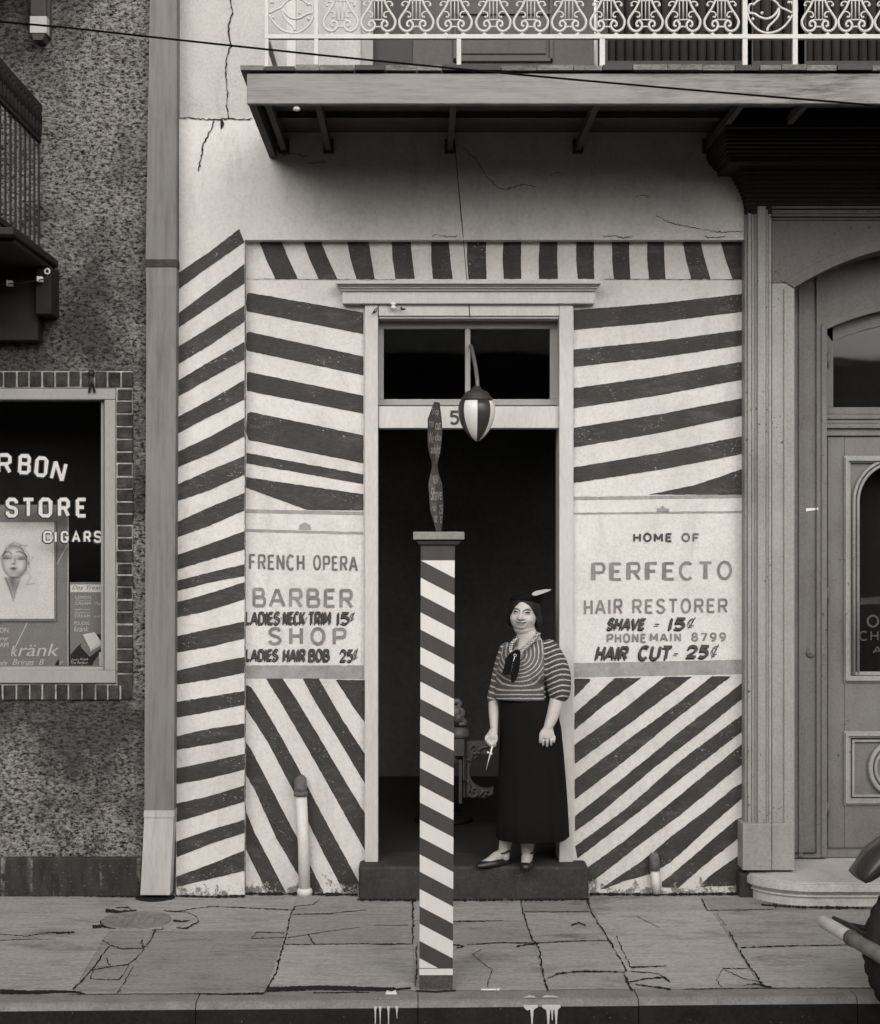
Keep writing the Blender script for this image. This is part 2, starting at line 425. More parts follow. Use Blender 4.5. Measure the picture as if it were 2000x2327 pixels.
_fc = {}
def font_mesh(txt, shear=0):
    if (txt, shear) not in _fc:
        cu = bpy.data.curves.new('text', 'FONT'); cu.body = txt; cu.shear = shear; cu.resolution_u = 3
        ob = bpy.data.objects.new('text', cu); COL.objects.link(ob)
        me = bpy.data.meshes.new_from_object(ob.evaluated_get(bpy.context.evaluated_depsgraph_get()))
        vs = [(v.co.x, v.co.y) for v in me.vertices]; fs = [tuple(p.vertices) for p in me.polygons]
        bpy.data.objects.remove(ob); bpy.data.curves.remove(cu); bpy.data.meshes.remove(me)
        _fc[(txt, shear)] = (vs, fs)
    return _fc[(txt, shear)]
def script(mb, txt, x0, x1, yt, yb, y, mi=0, shear=.35, ff=None):
    vs, fs = font_mesh(txt, shear)
    a, b = min(v[0] for v in vs), max(v[0] for v in vs); c, d = min(v[1] for v in vs), max(v[1] for v in vs)
    g = ff or (lambda X, Y: P(X, Y, y))
    mb.add([g(x0 + (v[0] - a) / (b - a) * (x1 - x0), yb - (v[1] - c) / (d - c) * (yb - yt)) for v in vs], fs, mi)
# ------------------------------------------------------------------ the palette
M_white = plaster('white_limewash', .62)
M_upper = plaster('upper_limewash', .46)
M_dark = stripe_paint('dark_stripe_paint', .038)
M_grey = letter_paint('grey_band_paint', .27)
M_let1 = letter_paint('faded_letter_paint', .13, .6)
M_let2 = letter_paint('dark_letter_paint', .065, .4)
M_let3 = letter_paint('black_shade_paint', .02, .2)
M_let4 = letter_paint('pale_letter_paint', .19, .5)
M_frame = simple('painted_door_frame', .50, .14, 8, .55, .35, 40, .0015, (1, 1, .3), fleck=(.25, .74))
M_frame2 = simple('window_frame_paint', .28, .12, 8, .6, .3, 40, .0015, (1, 1, .4))
M_crack = simple('crack_dirt_and_shade', .022, .3, 20, .95, .1)  # also draws the contact shade at wall, step and post feet
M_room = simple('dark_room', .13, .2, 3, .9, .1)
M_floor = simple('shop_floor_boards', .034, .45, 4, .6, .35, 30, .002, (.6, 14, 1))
M_stone = simple('dark_step_stone', .035, .5, 7, .75, .3, 30, .006, fleck=(.13, .67))
M_fascia = weathered_wood('weathered_fascia', .27, (1.2, 1, 16), .8)
M_deckedge = simple('deck_board_ends', .16, .75, 7, .85, .2, 30, .004, (.8, 1, 3))
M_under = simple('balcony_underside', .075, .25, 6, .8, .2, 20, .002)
M_iron = simple('painted_iron', .52, .16, 18, .5, .4, 50, .001, fleck=(.12, .70))
M_shut = simple('shutter_paint', .055, .25, 5, .7, .25, 20, .002, (3, 1, .5))
M_updoor = simple('upper_door_paint', .085, .2, 5, .65, .3, 20, .002)
M_glass = glass('window_glass', .06)
M_black = simple('black_paint', .018, .2, 10, .5, .4)
M_porc = simple('white_porcelain', .75, .04, 10, .2, .5)
M_rubber = simple('tyre_rubber', .022, .35, 20, .8, .3, 60, .002)

# ------------------------------------------------------------------ ground
def slate(name, v):
    s = NT(name)
    c = s.ramp(s.noise(.9, 7, None, .65), [(.36, v * .66), (.64, v * 1.2)])
    st = s.noise(4.5, 7, s.mapping((.8, 5.5, 1)), .75)
    c = s.mix(.55, c, s.ramp(st, [(.36, v * .5), (.5, v), (.64, v * 1.4)]))
    c = s.mix(.4, c, s.ramp(s.noise(70, 4, s.mapping((.5, 1.6, 1)), .7), [(.36, v * .5), (.64, v * 1.5)]))
    grit = s.math('MULTIPLY', s.ramp(s.noise(60, 2), [(.70, K_), (.73, W_)]), s.ramp(s.noise(2.3, 3), [(.5, K_), (.62, W_)]))
    dm = s.noise(1.7, 7, s.mapping((.8, 1.7, 1)), .75)
    c = s.mix(s.ramp(dm, [(.53, K_), (.66, (.75, .75, .75, 1))]), c, v * .38)
    g = s.n('ShaderNodeNewGeometry'); sp = s.n('ShaderNodeSeparateXYZ'); s.l(g.outputs['Position'], sp.inputs[0])
    near = s.ramp(s.math('ADD', sp.outputs[1], 1.0), [(.72, K_), (.98, W_)])
    g2 = s.math('MULTIPLY', near, s.ramp(s.noise(48, 2), [(.60, K_), (.635, W_)]))
    c = s.mix(g2, c, .42)
    c = s.mix(s.ramp(s.noise(34, 3, s.mapping((1, 2, 1))), [(.66, K_), (.70, (.8, .8, .8, 1))]), c, v * .3)
    c = s.mix(grit, c, .40)
    s.bump(s.mix(.5, st, s.noise(60, 5)), .7, .007)
    return s.done(c, .72, .3)
M_slate = slate('sidewalk_slate', .29)
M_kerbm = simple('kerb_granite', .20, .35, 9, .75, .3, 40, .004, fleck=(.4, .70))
M_kface = simple('kerb_face_shade', .018, .5, 6, .85, .2, 30, .004, fleck=(.22, .69))  # shade on the street face is put into this dark colour
M_splash = letter_paint('spilt_white_paint', .55, .1)
M_street = slate('street_asphalt', .06)

def kerb_y(x): return -2.084 + .029 * (x + 1.87)
m = MB()
X0, X1 = -7, 7
def kj(x): return kerb_y(x) + .165
m.add([(X0, kj(X0), 0), (X1, kj(X1), 0), (X1, .62, 0), (X0, .62, 0)], [(0, 1, 2, 3)])
# the flagstones, each of its own tone and a hair out of level
JN = [[(-420, 2042), (-480, 2110), (-560, 2254)], [(285, 2042), (250, 2112), (166, 2254)], [(672, 2042), (648, 2122), (604, 2254)], [(938, 2044), (938, 2144), (944, 2252)],
      [(1180, 2040), (1213, 2148), (1244, 2251)], [(1332, 2036), (1390, 2148), (1432, 2250)], [(1592, 2036), (1655, 2118), (1732, 2248)], [(2010, 2036), (2120, 2130), (2260, 2246)]]
def jx(j, y):
    for (xa, ya), (xb, yb) in zip(JN[j], JN[j][1:]):
        if y <= yb: return xa + (xb - xa) * (y - ya) / (yb - ya)
    return JN[j][-1][0]
ROWS = [(2044, 2119, 2253), (2046, 2118, 2253), (2060, 2079, 2146, 2252), (2044, 2093, 2146, 2251), (2044, 2072, 2139, 2250), (2042, 2069, 2249), (2040, 2069, 2151, 2247)]
tone = random.Random(21)
for j, rw in enumerate(ROWS):
    for ya, yb in zip(rw, rw[1:]):
        q4 = [G(jx(j, yb) + .8, yb - .4), G(jx(j + 1, yb) - .8, yb - .4), G(jx(j + 1, ya) - .8, ya + .3), G(jx(j, ya) + .8, ya + .3)]
        m.add([v_ + Vector((0, 0, .0012 + tone.uniform(0, .0015))) for v_ in q4], [(0, 1, 2, 3)], tone.choice((2, 3, 4, 5)))
crk = random.Random(11)
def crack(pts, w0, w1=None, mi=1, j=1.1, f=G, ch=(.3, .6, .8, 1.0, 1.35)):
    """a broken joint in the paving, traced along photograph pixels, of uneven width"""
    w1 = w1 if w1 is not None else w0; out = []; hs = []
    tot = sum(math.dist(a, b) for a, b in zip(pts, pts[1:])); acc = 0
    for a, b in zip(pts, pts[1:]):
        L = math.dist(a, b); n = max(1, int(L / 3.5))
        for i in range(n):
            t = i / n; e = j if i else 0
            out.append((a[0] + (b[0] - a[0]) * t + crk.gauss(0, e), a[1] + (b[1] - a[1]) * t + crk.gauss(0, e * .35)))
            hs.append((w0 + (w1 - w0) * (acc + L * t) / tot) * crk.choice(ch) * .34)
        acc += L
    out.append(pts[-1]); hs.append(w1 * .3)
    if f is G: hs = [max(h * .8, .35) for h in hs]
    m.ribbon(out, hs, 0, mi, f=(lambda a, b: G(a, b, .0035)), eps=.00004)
c7 = crop(0, 1900, 900 / 1781); c8 = crop(850, 1950, 1150 / 1781); c9 = crop(0, 2000, 700 / 1781)
MUD_AND_SHADE = (.8, .9, 1.0, 1.1)
def cl(c, *uv): return [c(*q) for q in uv]
# the cross joints
crack(cl(c7, (1330, 315), (1310, 345), (1290, 440), (1265, 520), (1240, 620), (1215, 660), (1192, 702)), 5, 8)
crack(cl(c7, (1330, 315), (1410, 308), (1440, 280)), 3, 2)
crack(cl(c7, (735, 335), (790, 340), (880, 325), (960, 316), (1100, 322), (1325, 333)), 3, 4)
crack(cl(c7, (1320, 352), (1480, 348), (1650, 332)), 3.5, 2)
crack(cl(c7, (1130, 460), (1300, 456), (1460, 430), (1620, 410)), 3, 1.5)
crack(cl(c7, (1385, 440), (1415, 488)), 5, 4)
crack(cl(c7, (1280, 488), (1420, 488), (1600, 484), (1781, 489)), 3, 2.5)
crack(cl(c7, (1130, 460), (1155, 432), (1280, 436)), 2.5, 2)
crack(cl(c7, (0, 441), (120, 450), (210, 435), (335, 432)), 3, 5)
crack(cl(c7, (250, 438), (335, 433)), 9, 6)
crack(cl(c7, (0, 470), (140, 463), (250, 464)), 2.5, 1)
crack(cl(c9, (590, 345), (635, 375), (580, 450), (535, 515), (470, 585), (420, 632)), 4, 7)
crack(cl(c9, (640, 375), (700, 398), (830, 395), (870, 350), (900, 285)), 4, 5)
crack(cl(c9, (820, 345), (830, 390)), 7, 6)
crack(cl(c9, (835, 400), (790, 450), (735, 490), (640, 500), (615, 450)), 4, 6)
crack(cl(c9, (640, 500), (540, 520), (520, 570), (610, 577), (690, 575)), 3.5, 3)
crack(cl(c9, (745, 490), (715, 545), (685, 580)), 4, 3)
crack(cl(c9, (770, 500), (715, 600), (675, 660)), 3, 4)
crack(cl(c9, (610, 175), (690, 185), (790, 175)), 16, 6, ch=MUD_AND_SHADE)
crack(cl(c9, (670, 160), (740, 158), (770, 178)), 6, 4)
crack(cl(c9, (535, 270), (600, 268), (670, 280)), 17, 5, ch=MUD_AND_SHADE)
crack(cl(c9, (1000, 185), (1080, 185), (1140, 215), (1148, 240), (1080, 280), (1020, 275)), 3, 6)
crack(cl(c9, (1000, 235), (1050, 240), (1100, 232)), 8, 5)
crack(cl(c9, (960, 180), (1050, 182)), 4, 4)
crack(cl(c9, (880, 290), (940, 285), (940, 265)), 3, 2)
# dark mud lying along the kerb
crack(cl(c9, (0, 645), (160, 650), (300, 645), (430, 645), (490, 658)), 22, 6, ch=MUD_AND_SHADE, j=1)
crack(cl(c9, (400, 660), (680, 660), (1120, 658)), 2, 2)
crack(cl(c9, (1120, 657), (1300, 660), (1530, 655)), 4, 7)
crack(cl(c7, (1200, 690), (1440, 682), (1690, 688), (1781, 690)), 20, 16, ch=MUD_AND_SHADE, j=1)
crack(cl(c7, (1410, 705), (1560, 703), (1660, 703)), 5, 4)
crack(cl(c8, (0, 462), (60, 465), (130, 458)), 12, 8, ch=MUD_AND_SHADE, j=1)
# dark joint and painted contact shade at the foot of walls and step
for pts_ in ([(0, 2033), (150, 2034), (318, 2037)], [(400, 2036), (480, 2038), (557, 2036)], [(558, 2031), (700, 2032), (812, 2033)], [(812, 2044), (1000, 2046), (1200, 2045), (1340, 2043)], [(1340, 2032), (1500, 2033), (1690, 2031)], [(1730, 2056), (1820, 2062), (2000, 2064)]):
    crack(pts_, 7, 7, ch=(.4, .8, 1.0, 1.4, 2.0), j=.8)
crack([(945, 2252), (990, 2254), (1036, 2251)], 6, 6, ch=MUD_AND_SHADE, j=.6)  # contact shade painted along the foot of the post
# right of the post
crack(cl(c8, (137, 140), (137, 300)), 7, 7)
crack(cl(c8, (150, 300), (150, 400), (145, 450)), 4, 5)
crack(cl(c8, (277, 224), (455, 221)), 4, 2)
crack(cl(c8, (0, 303), (137, 303)), 3, 3)
crack(cl(c8, (0, 237), (120, 237)), 2, 1.5)
crack(cl(c8, (275, 305), (315, 310), (290, 318)), 7, 5)
crack(cl(c8, (325, 306), (445, 298), (570, 300), (700, 293), (835, 291)), 3, 3)
crack(cl(c8, (500, 312), (580, 300)), 7, 8)
crack(cl(c8, (515, 150), (530, 210), (555, 285), (580, 315), (590, 370), (600, 430), (612, 468)), 3.5, 7)
crack(cl(c8, (530, 190), (640, 190), (760, 189)), 2, 2)
crack(cl(c8, (745, 135), (765, 190), (800, 245), (840, 310), (880, 380), (890, 400)), 5, 6)
crack(cl(c8, (853, 275), (880, 335), (905, 385)), 4, 4)
crack(cl(c8, (905, 385), (960, 383), (1030, 380)), 6, 3)
crack(cl(c8, (640, 408), (720, 400), (800, 400), (885, 402)), 8, 5)
crack(cl(c8, (610, 425), (650, 410)), 3, 3)
crack(cl(c8, (880, 410), (900, 455), (910, 468)), 8, 9)
crack(cl(c8, (890, 440), (960, 425), (1020, 420), (1040, 437)), 5, 7)
crack(cl(c8, (905, 400), (1000, 408), (1030, 430)), 3, 3)
crack(cl(c8, (920, 445), (990, 455), (1045, 463)), 4, 8)
crack(cl(c8, (345, 340), (380, 322)), 3, 2)
crack(cl(c8, (348, 340), (400, 385), (418, 395), (402, 430), (400, 455)), 2.5, 3)
crack(cl(c8, (385, 466), (430, 466)), 5, 4)
crack(cl(c8, (1150, 140), (1175, 185)), 6, 5)
crack(cl(c8, (1170, 185), (1290, 184), (1405, 181)), 2, 3)
crack(cl(c8, (1405, 150), (1415, 178)), 3, 3)
crack(cl(c8, (1205, 195), (1240, 240)), 1.5, 1.5)
crack(cl(c8, (1250, 260), (1280, 315), (1320, 380), (1345, 410), (1362, 445)), 4, 8)
crack(cl(c8, (1290, 317), (1420, 311), (1560, 309), (1700, 306)), 5, 2)
crack(cl(c8, (1320, 390), (1228, 390), (1205, 430), (1225, 458)), 2.5, 3)
crack(cl(c8, (1230, 392), (1300, 425), (1370, 440)), 2, 2)
crack(cl(c8, (1300, 450), (1340, 443), (1400, 457)), 4, 7)
crack(cl(c8, (1090, 463), (1200, 460), (1420, 459), (1781, 457)), 3, 2)
crack(cl(c8, (925, 205), (1005, 248)), 2, 1)
crack(cl(c8, (695, 238), (720, 228), (745, 240)), 5, 4)
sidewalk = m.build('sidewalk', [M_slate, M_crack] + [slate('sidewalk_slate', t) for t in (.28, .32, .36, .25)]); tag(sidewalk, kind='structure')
# small wedge shadows where plates have sunk are left to the light

m = MB()
n = 14
for i in range(n):
    xa, xb = X0 + (X1 - X0) * i / n + .002, X0 + (X1 - X0) * (i + 1) / n - .002
    ya, yb = kerb_y(xa), kerb_y(xb); dz = crk.uniform(-.002, .002)
    rd = [(0.03, 0), (.012, -.008), (0, -.028), (0, -.16)]
    vs = []; 
    for (xx, yy) in ((xa, ya), (xb, yb)):
        vs += [(xx, yy + .163, .002 + dz)] + [(xx, yy + a, .002 + dz + b) for a, b in rd] + [(xx, yy + .163, -.16)]
    m.add(vs, [(0, 1, 7, 6), (1, 2, 8, 7), (2, 3, 9, 8)], 0)
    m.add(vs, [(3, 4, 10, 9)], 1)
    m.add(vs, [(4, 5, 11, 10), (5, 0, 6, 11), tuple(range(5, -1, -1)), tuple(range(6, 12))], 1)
# spilt white paint that ran down the kerb by the post
rp = random.Random(9)
def spill(p0, p1, big, drips=()):
    y = kerb_y((p0 - CXP) * 6.95 / F) - .002; k = (y + 9) / F; n = 7; low = []
    for i in range(n + 1):
        t = i / n; low.append((p0 + (p1 - p0) * t, -.026 - .016 * big * math.sin(math.pi * t) ** .5 + rp.uniform(-.004, .004)))
    for (px, L, wd) in drips:
        low = [q_ for q_ in low if abs(q_[0] - px) > wd + .5] + [(px - wd, -.04), (px - wd * .45, -.045 - L * .5), (px - wd * .4, -.04 - L * .95), (px + wd * .1, -.045 - L), (px + wd * .5, -.04 - L * .93), (px + wd * .5, -.045 - L * .5), (px + wd, -.04)]
    low.sort(key=lambda q_: q_[0])
    pts = [((px - CXP) * k, y, z) for px, z in low]
    m.add([(pts[0][0], y, -.018)] + pts + [(pts[-1][0], y, -.018)], [tuple(range(len(pts) + 2))], 2)
    up = [((p0 + (p1 - p0) * i / 8 - CXP) * k, y + .032 + (.02 + rp.uniform(0, .025)) * math.sin(math.pi * i / 8) * big, .0058) for i in range(9)]
    m.add([((p0 - CXP) * k, y + .0325, .0052)] + up + [((p1 - CXP) * k, y + .0325, .0052)], [tuple(range(10, -1, -1))], 2)
spill(1190, 1222, 1.0, ((1209, .075, 4),)); spill(1232, 1274, 1.2, ((1246, .10, 4.5), (1255, .045, 3), (1264, .09, 4)))
for px, L in ((853, .10), (864, .08), (883, .11), (902, .03)):
    spill(px - 3, px + 3, .2, ((px, L, 1.8),))
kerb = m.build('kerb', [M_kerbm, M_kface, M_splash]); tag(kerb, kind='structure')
m = MB(); m.add([(-400, -400, -.15), (400, -400, -.15), (400, 60, -.15), (-400, 60, -.15)], [(0, 1, 2, 3)])
tag(m.build('street', M_street), kind='structure')

# ------------------------------------------------------------------ barber shop building
RC = .07      # depth of the painted recess behind the pier and the upper wall
shop = thing('shop_building', 'white plastered barber shop front painted with dark diagonal stripes, iron balcony above', 'shop', (1, 0.3, 0))
SIGN = .0022
m = MB()
Zdeck = 4.47
m.pbox(400, 545, 556, 2060, 0, .3)                                   # pier
a = P(400, 269, 0); b = P(1760, 545, 0)
m.box(a.x, b.x, 0, .3, b.z, a.z, 0)                                     # upper wall below the ledge
m.box(a.x, P(822, 0).x, .012, .3, a.z, 7.2, 4)                          # upper storey
m.box(b.x + .002, 6.2, .02, .3, 3.9, a.z)
m.box(P(822, 0).x, b.x, .02, .3, a.z + .001, 4.54)
m.box(P(822, 0).x, 6.2, .02, .3, 6.75, 7.2)
# recessed panels
A = lambda px: P(px, 0, RC).x
zt = P(0, 545, 0).z - .0; zd = P(0, 690, RC).z
m.box(A(556) - .01, A(838), RC, .3, -.02, zd)
m.box(A(1296), A(1760), RC, .3, -.02, zd)
m.box(A(556) - .01, A(1760), RC, .3, zd, zt + .01)
# stripes on the pier
pier = [(623, 661, 520, 551), (715, 748, 600, 644), (790, 830, 694, 731), (867, 904, 776, 817), (949, 987, 863, 908), (1028, 1063, 949, 992),
        (1102, 1140, 1036, 1079), (1187, 1222, 1120, 1160), (1262, 1295, 1207, 1249), (1320, 1344, 1282, 1309), (1369, 1404, 1323, 1362),
        (1446, 1483, 1412, 1451), (1524, 1556, 1493, 1529), (1595, 1631, 1570, 1602), (1673, 1704, 1644, 1676), (1746, 1782, 1713, 1749),
        (1826, 1868, 1785, 1822), (1912, 1948, 1863, 1893), (1992, 2016, 1933, 1979)]
for i, (lt, lb, rt, rb) in enumerate(pier):
    ra = 544 if i == 0 else 555.5
    mid = lambda p, q: (p + q) / 2 + random.uniform(-3, 4)
    m.paint([(401, lt), (478, mid(lt, rt)), (ra, rt), (555.5, rb), (478, mid(lb, rb)), (401, lb)], -SIGN, 1, .9)
y = RC - SIGN
for pts in ([(561, 668), (566, 665), (826, 710), (826, 759), (561, 707), (559, 690)], [(560, 757), (566, 754), (826, 810), (826, 853), (562, 797), (559, 790)],
            [(561, 848), (566, 845), (826, 899), (826, 940), (561, 888)], [(562, 940), (570, 936), (826, 989), (826, 1053), (565, 1000), (559, 980)],
            [(560, 1029), (826, 1078), (826, 1100), (560, 1053)], [(559, 1084), (826, 1123), (826, 1160), (698, 1159), (559, 1108)]):
    m.paint(pts, y, 1)
for (a0, a1, b0, b1) in ((588, 639, 626, 677), (688, 728, 724, 767), (788, 838, 810, 852), (890, 933, 899, 943), (980, 1020, 984, 1029), (1062, 1105, 1065, 1106),
                         (1144, 1185, 1145, 1185), (1227, 1267, 1225, 1268), (1310, 1350, 1313, 1351), (1391, 1430, 1395, 1433), (1471, 1509, 1475, 1513),
                         (1551, 1591, 1571, 1615), (1637, 1691, 1665, 1691)):
    m.paint([(a0, 546), (a1, 546), ((a1 + b1) / 2 - 1, 590), (b1, 634), (b0, 634), ((a0 + b0) / 2 - 2, 590)], y, 1)
for (lt, lb, rt, rb) in ((705, 750, 667, 708), (794, 834, 749, 784), (882, 928, 821, 862), (972, 1017, 904, 944), (1062, 1098, 990, 1031)):
    m.paint([(1304, lt), (1500, (lt + rt) / 2 + 3), (1691, rt), (1691, rb), (1500, (lb + rb) / 2 + 3), (1304, lb)], y, 1)
m.paint([(1474, 1124), (1580, 1102), (1691, 1064), (1691, 1124)], y, 1)
q = crop(380, 1140, .444)
for uv in ([(399, 955), (408, 938), (430, 950), (470, 1010), (590, 1215), (690, 1400), (760, 1540), (985, 1955), (978, 2000), (905, 2000), (770, 1740), (640, 1470), (520, 1240), (450, 1130), (399, 1055)],
           [(505, 905), (590, 905), (660, 1010), (760, 1175), (940, 1480), (1017, 1605), (1017, 1795), (930, 1640), (720, 1265), (600, 1060)],
           [(693, 905), (775, 905), (900, 1120), (1017, 1300), (1017, 1452), (950, 1340), (870, 1205), (760, 1030)],
           [(862, 912), (1012, 914), (1017, 1137), (965, 1068)],
           [(400, 1228), (430, 1270), (550, 1500), (665, 1720), (800, 2001), (735, 2001), (672, 1915), (560, 1725), (450, 1480), (399, 1388)],
           [(399, 1575), (450, 1700), (530, 1850), (608, 2002), (512, 2004), (460, 1895), (399, 1770)]):
    m.paint([q(*p) for p in uv], y, 1, 1.1)
q = crop(1280, 1500, .2799)
for uv in ([(91, 150), (205, 150), (221, 158), (215, 175), (91, 302)], [(420, 146), (637, 142), (540, 215), (320, 375), (91, 570), (91, 435), (270, 280)],
           [(825, 136), (1050, 134), (850, 285), (500, 545), (95, 843), (91, 690), (500, 390)], [(1210, 130), (1366, 130), (900, 490), (500, 820), (95, 1132), (92, 972), (520, 650), (960, 330)],
           [(1479, 165), (1479, 293), (1150, 560), (720, 890), (300, 1245), (95, 1395), (95, 1268), (520, 930), (960, 570)],
           [(1479, 424), (1479, 562), (1050, 890), (620, 1230), (115, 1612), (96, 1512), (500, 1215), (960, 810)],
           [(1479, 660), (1479, 825), (960, 1250), (620, 1500), (210, 1822), (188, 1692), (520, 1450), (870, 1160)],
           [(1479, 985), (1479, 1102), (1200, 1340), (1000, 1530), (860, 1650), (700, 1740), (480, 1800), (340, 1860), (300, 1860), (640, 1630), (730, 1560), (880, 1430), (1160, 1220), (1380, 1040)],
           [(1479, 1262), (1479, 1400), (1130, 1680), (935, 1850), (800, 1845), (800, 1805), (1000, 1640), (1390, 1305)], [(1479, 1545), (1479, 1830), (1105, 1842), (1180, 1760)]):
    m.paint([q(*p) for p in uv], y, 1, 1.1)
# grey lining bands and little crests
for (x0, x1, pts) in ((0, 0, [(558, 1157), (826, 1163), (826, 1171), (558, 1166)]), (0, 0, [(558, 1202), (826, 1209), (826, 1215), (558, 1209)]),
                      (0, 0, [(558, 1512), (827, 1512), (827, 1543), (558, 1542)]), (0, 0, [(1304, 1129), (1692, 1124), (1692, 1132), (1304, 1137)]),
                      (0, 0, [(1304, 1165), (1692, 1161), (1692, 1166), (1304, 1170)]), (0, 0, [(1304, 1507), (1692, 1499), (1692, 1532), (1304, 1540)]),
                      (0, 0, [(678, 1204), (681, 1193), (693, 1187), (705, 1193), (708, 1204)]), (0, 0, [(1492, 1164), (1493, 1155), (1500, 1155), (1506, 1148), (1513, 1155), (1521, 1156), (1521, 1164)])):
    m.paint(pts, y + .0012, 2, .7)
# cracks and fine dark lines in the render
def wcrack(pts, w, yy, mi=3, j=1.2):
    out = []; hs = []
    for a, b in zip(pts, pts[1:]):
        k = max(1, int(math.dist(a, b) / 5))
        for i in range(k):
            t = i / k; out.append((a[0] + (b[0] - a[0]) * t + crk.gauss(0, j), a[1] + (b[1] - a[1]) * t + crk.gauss(0, j))); hs.append(w * crk.uniform(.35, 1.25) / 2)
    out.append(pts[-1]); hs.append(.4); m.ribbon(out, hs, yy, mi)
wcrack([(523, -30), (524, 0), (529, 31), (519, 59), (523, 106), (513, 134), (514, 181)], 3.2, .010)
wcrack([(514, 181), (518, 215), (515, 240), (519, 269)], 2.2, .010)
wcrack([(486, 271), (482, 292), (463, 325), (458, 355), (450, 390)], 2.8, -.002)
wcrack([(503, 272), (506, 280), (502, 293)], 8, -.002)
wcrack([(404, 268), (470, 270), (575, 270)], 2.6, -.002, 3)
wcrack([(1052, 335), (1085, 365), (1105, 400), (1130, 425), (1150, 432), (1190, 418), (1220, 425)], 1.7, -.002, 3)
wcrack([(1490, 490), (1520, 505), (1580, 518), (1640, 528), (1690, 524)], 1.4, -.002, 3)
for (x0_, y0_, L) in ((1370, 536, 70), (1600, 538, 50), (700, 372, 46), (640, 352, 60), (980, 536, 60), (1445, 448, 30), (610, 338, 40), (1250, 395, 24)):
    wcrack([(x0_, y0_), (x0_ + L * .3, y0_ + crk.uniform(-3, 3)), (x0_ + L * .6, y0_ + crk.uniform(-5, 5)), (x0_ + L, y0_ + crk.uniform(-4, 4))], 1.5, -.002, 3, 1.6)
wcrack([(557.5, 600), (557, 1200), (557, 2025)], 1.6, -.0005, 3, .3)  # straight fine dark line down the pier's right edge
wcrack([(561, 634), (900, 635)], 1.2, RC - .002, 3, .3); wcrack([(1370, 634), (1690, 635)], 1.2, RC - .002, 3, .3)
wall = m.build('wall', [M_white, M_dark, M_grey, M_crack, M_upper], shop)

# the lettering: every line its own part
LM = [M_let1, M_let4, M_let3, M_let2]
def line(words, mats=None):
    for (txt, x0, x1, yt, yb, t, mi, kw) in words:
        m = MB(); write(m, txt, x0, x1, yt, yb, t, y - .0014, mi, **kw); m.build('sign_lettering', LM, shop)
def shaded(words, slant, dx, dy):
    for (txt, x0, x1, yt, yb, t) in words:
        m = MB(); write(m, txt, x0, x1, yt, yb, t * .62, y - .0014, 2, dx=dx, dy=dy, slant=slant, wob=0)
        write(m, txt, x0, x1, yt, yb, t, y - .0030, 3, slant=slant, wob=0); m.build('sign_lettering', LM, shop)
line([('FRENCH', 567, 691, 1260, 1292, 5.0, 0, dict(dyr=3, gap=.4)), ('OPERA', 713, 811, 1263, 1294, 4.8, 0, dict(dyr=3, gap=.4))])
line([('BARBER', 575, 800, 1338, 1377, 7.2, 1, dict(dyr=3, gap=.38))])
line([('SHOP', 611, 784, 1428, 1463, 7.2, 1, dict(dyr=1, gap=.6))])
shaded([('LADIES', 559, 636, 1391, 1417, 4.1), ('.', 636, 642, 1391, 1417, 3), ('NECK', 645, 693, 1391, 1417, 4.2), ('.', 694, 700, 1391, 1417, 3), ('TRIM', 703, 751, 1391, 1417, 4.2), ('1', 766, 772, 1392, 1418, 5), ('5', 775, 794, 1392, 1417, 4.2), ('c', 796, 808, 1392, 1408, 1.5)], .02, -2.6, 4.0)
shaded([('LADIES', 560, 632, 1476, 1500, 4.1), ('HAIR', 645, 693, 1476, 1501, 4.4), ('BOB', 703, 748, 1476, 1501, 4.2), ('25', 774, 802, 1477, 1502, 4.2), ('c', 804, 815, 1475, 1496, 1.6)], .02, -2.6, 4.0)
line([('HOME', 1440, 1526, 1213, 1230, 4.8, 3, dict(gap=.4)), ('OF', 1550, 1588, 1213, 1230, 4.2, 0, dict(gap=.4))])
line([('PERFECTO', 1346, 1662, 1280, 1318, 10, 1, dict(dyr=-3, gap=.42, tv=.62))])
line([('HAIR', 1328, 1413, 1365, 1396, 5.4, 1, dict(dyr=-3, gap=.4)), ('RESTORER', 1438, 1652, 1363, 1393, 5.2, 1, dict(dyr=-2, gap=.42))])
line([('PHONE', 1380, 1467, 1441, 1459, 4.6, 1, dict(gap=.42)), ('MAIN', 1478, 1547, 1440, 1457, 4.4, 1, dict(gap=.42)), ('8799', 1572, 1649, 1439, 1456, 4.4, 1, dict(gap=.45))])
shaded([('SHAVE', 1383, 1466, 1406, 1429, 5.0), ('-', 1488, 1500, 1405, 1430, 2.4), ('1', 1521, 1529, 1405, 1430, 6), ('5', 1534, 1557, 1405, 1429, 5.2), ('c', 1564, 1582, 1404, 1424, 2.0)], .2, -3.4, 4.4)
shaded([('HAIR', 1357, 1426, 1470, 1497, 5.8), ('CUT', 1454, 1525, 1469, 1497, 6.2), ('-', 1531, 1543, 1470, 1498, 2.6), ('25', 1563, 1610, 1468, 1493, 6), ('c', 1618, 1634, 1466, 1490, 2.1)], .2, -3.4, 4.6)

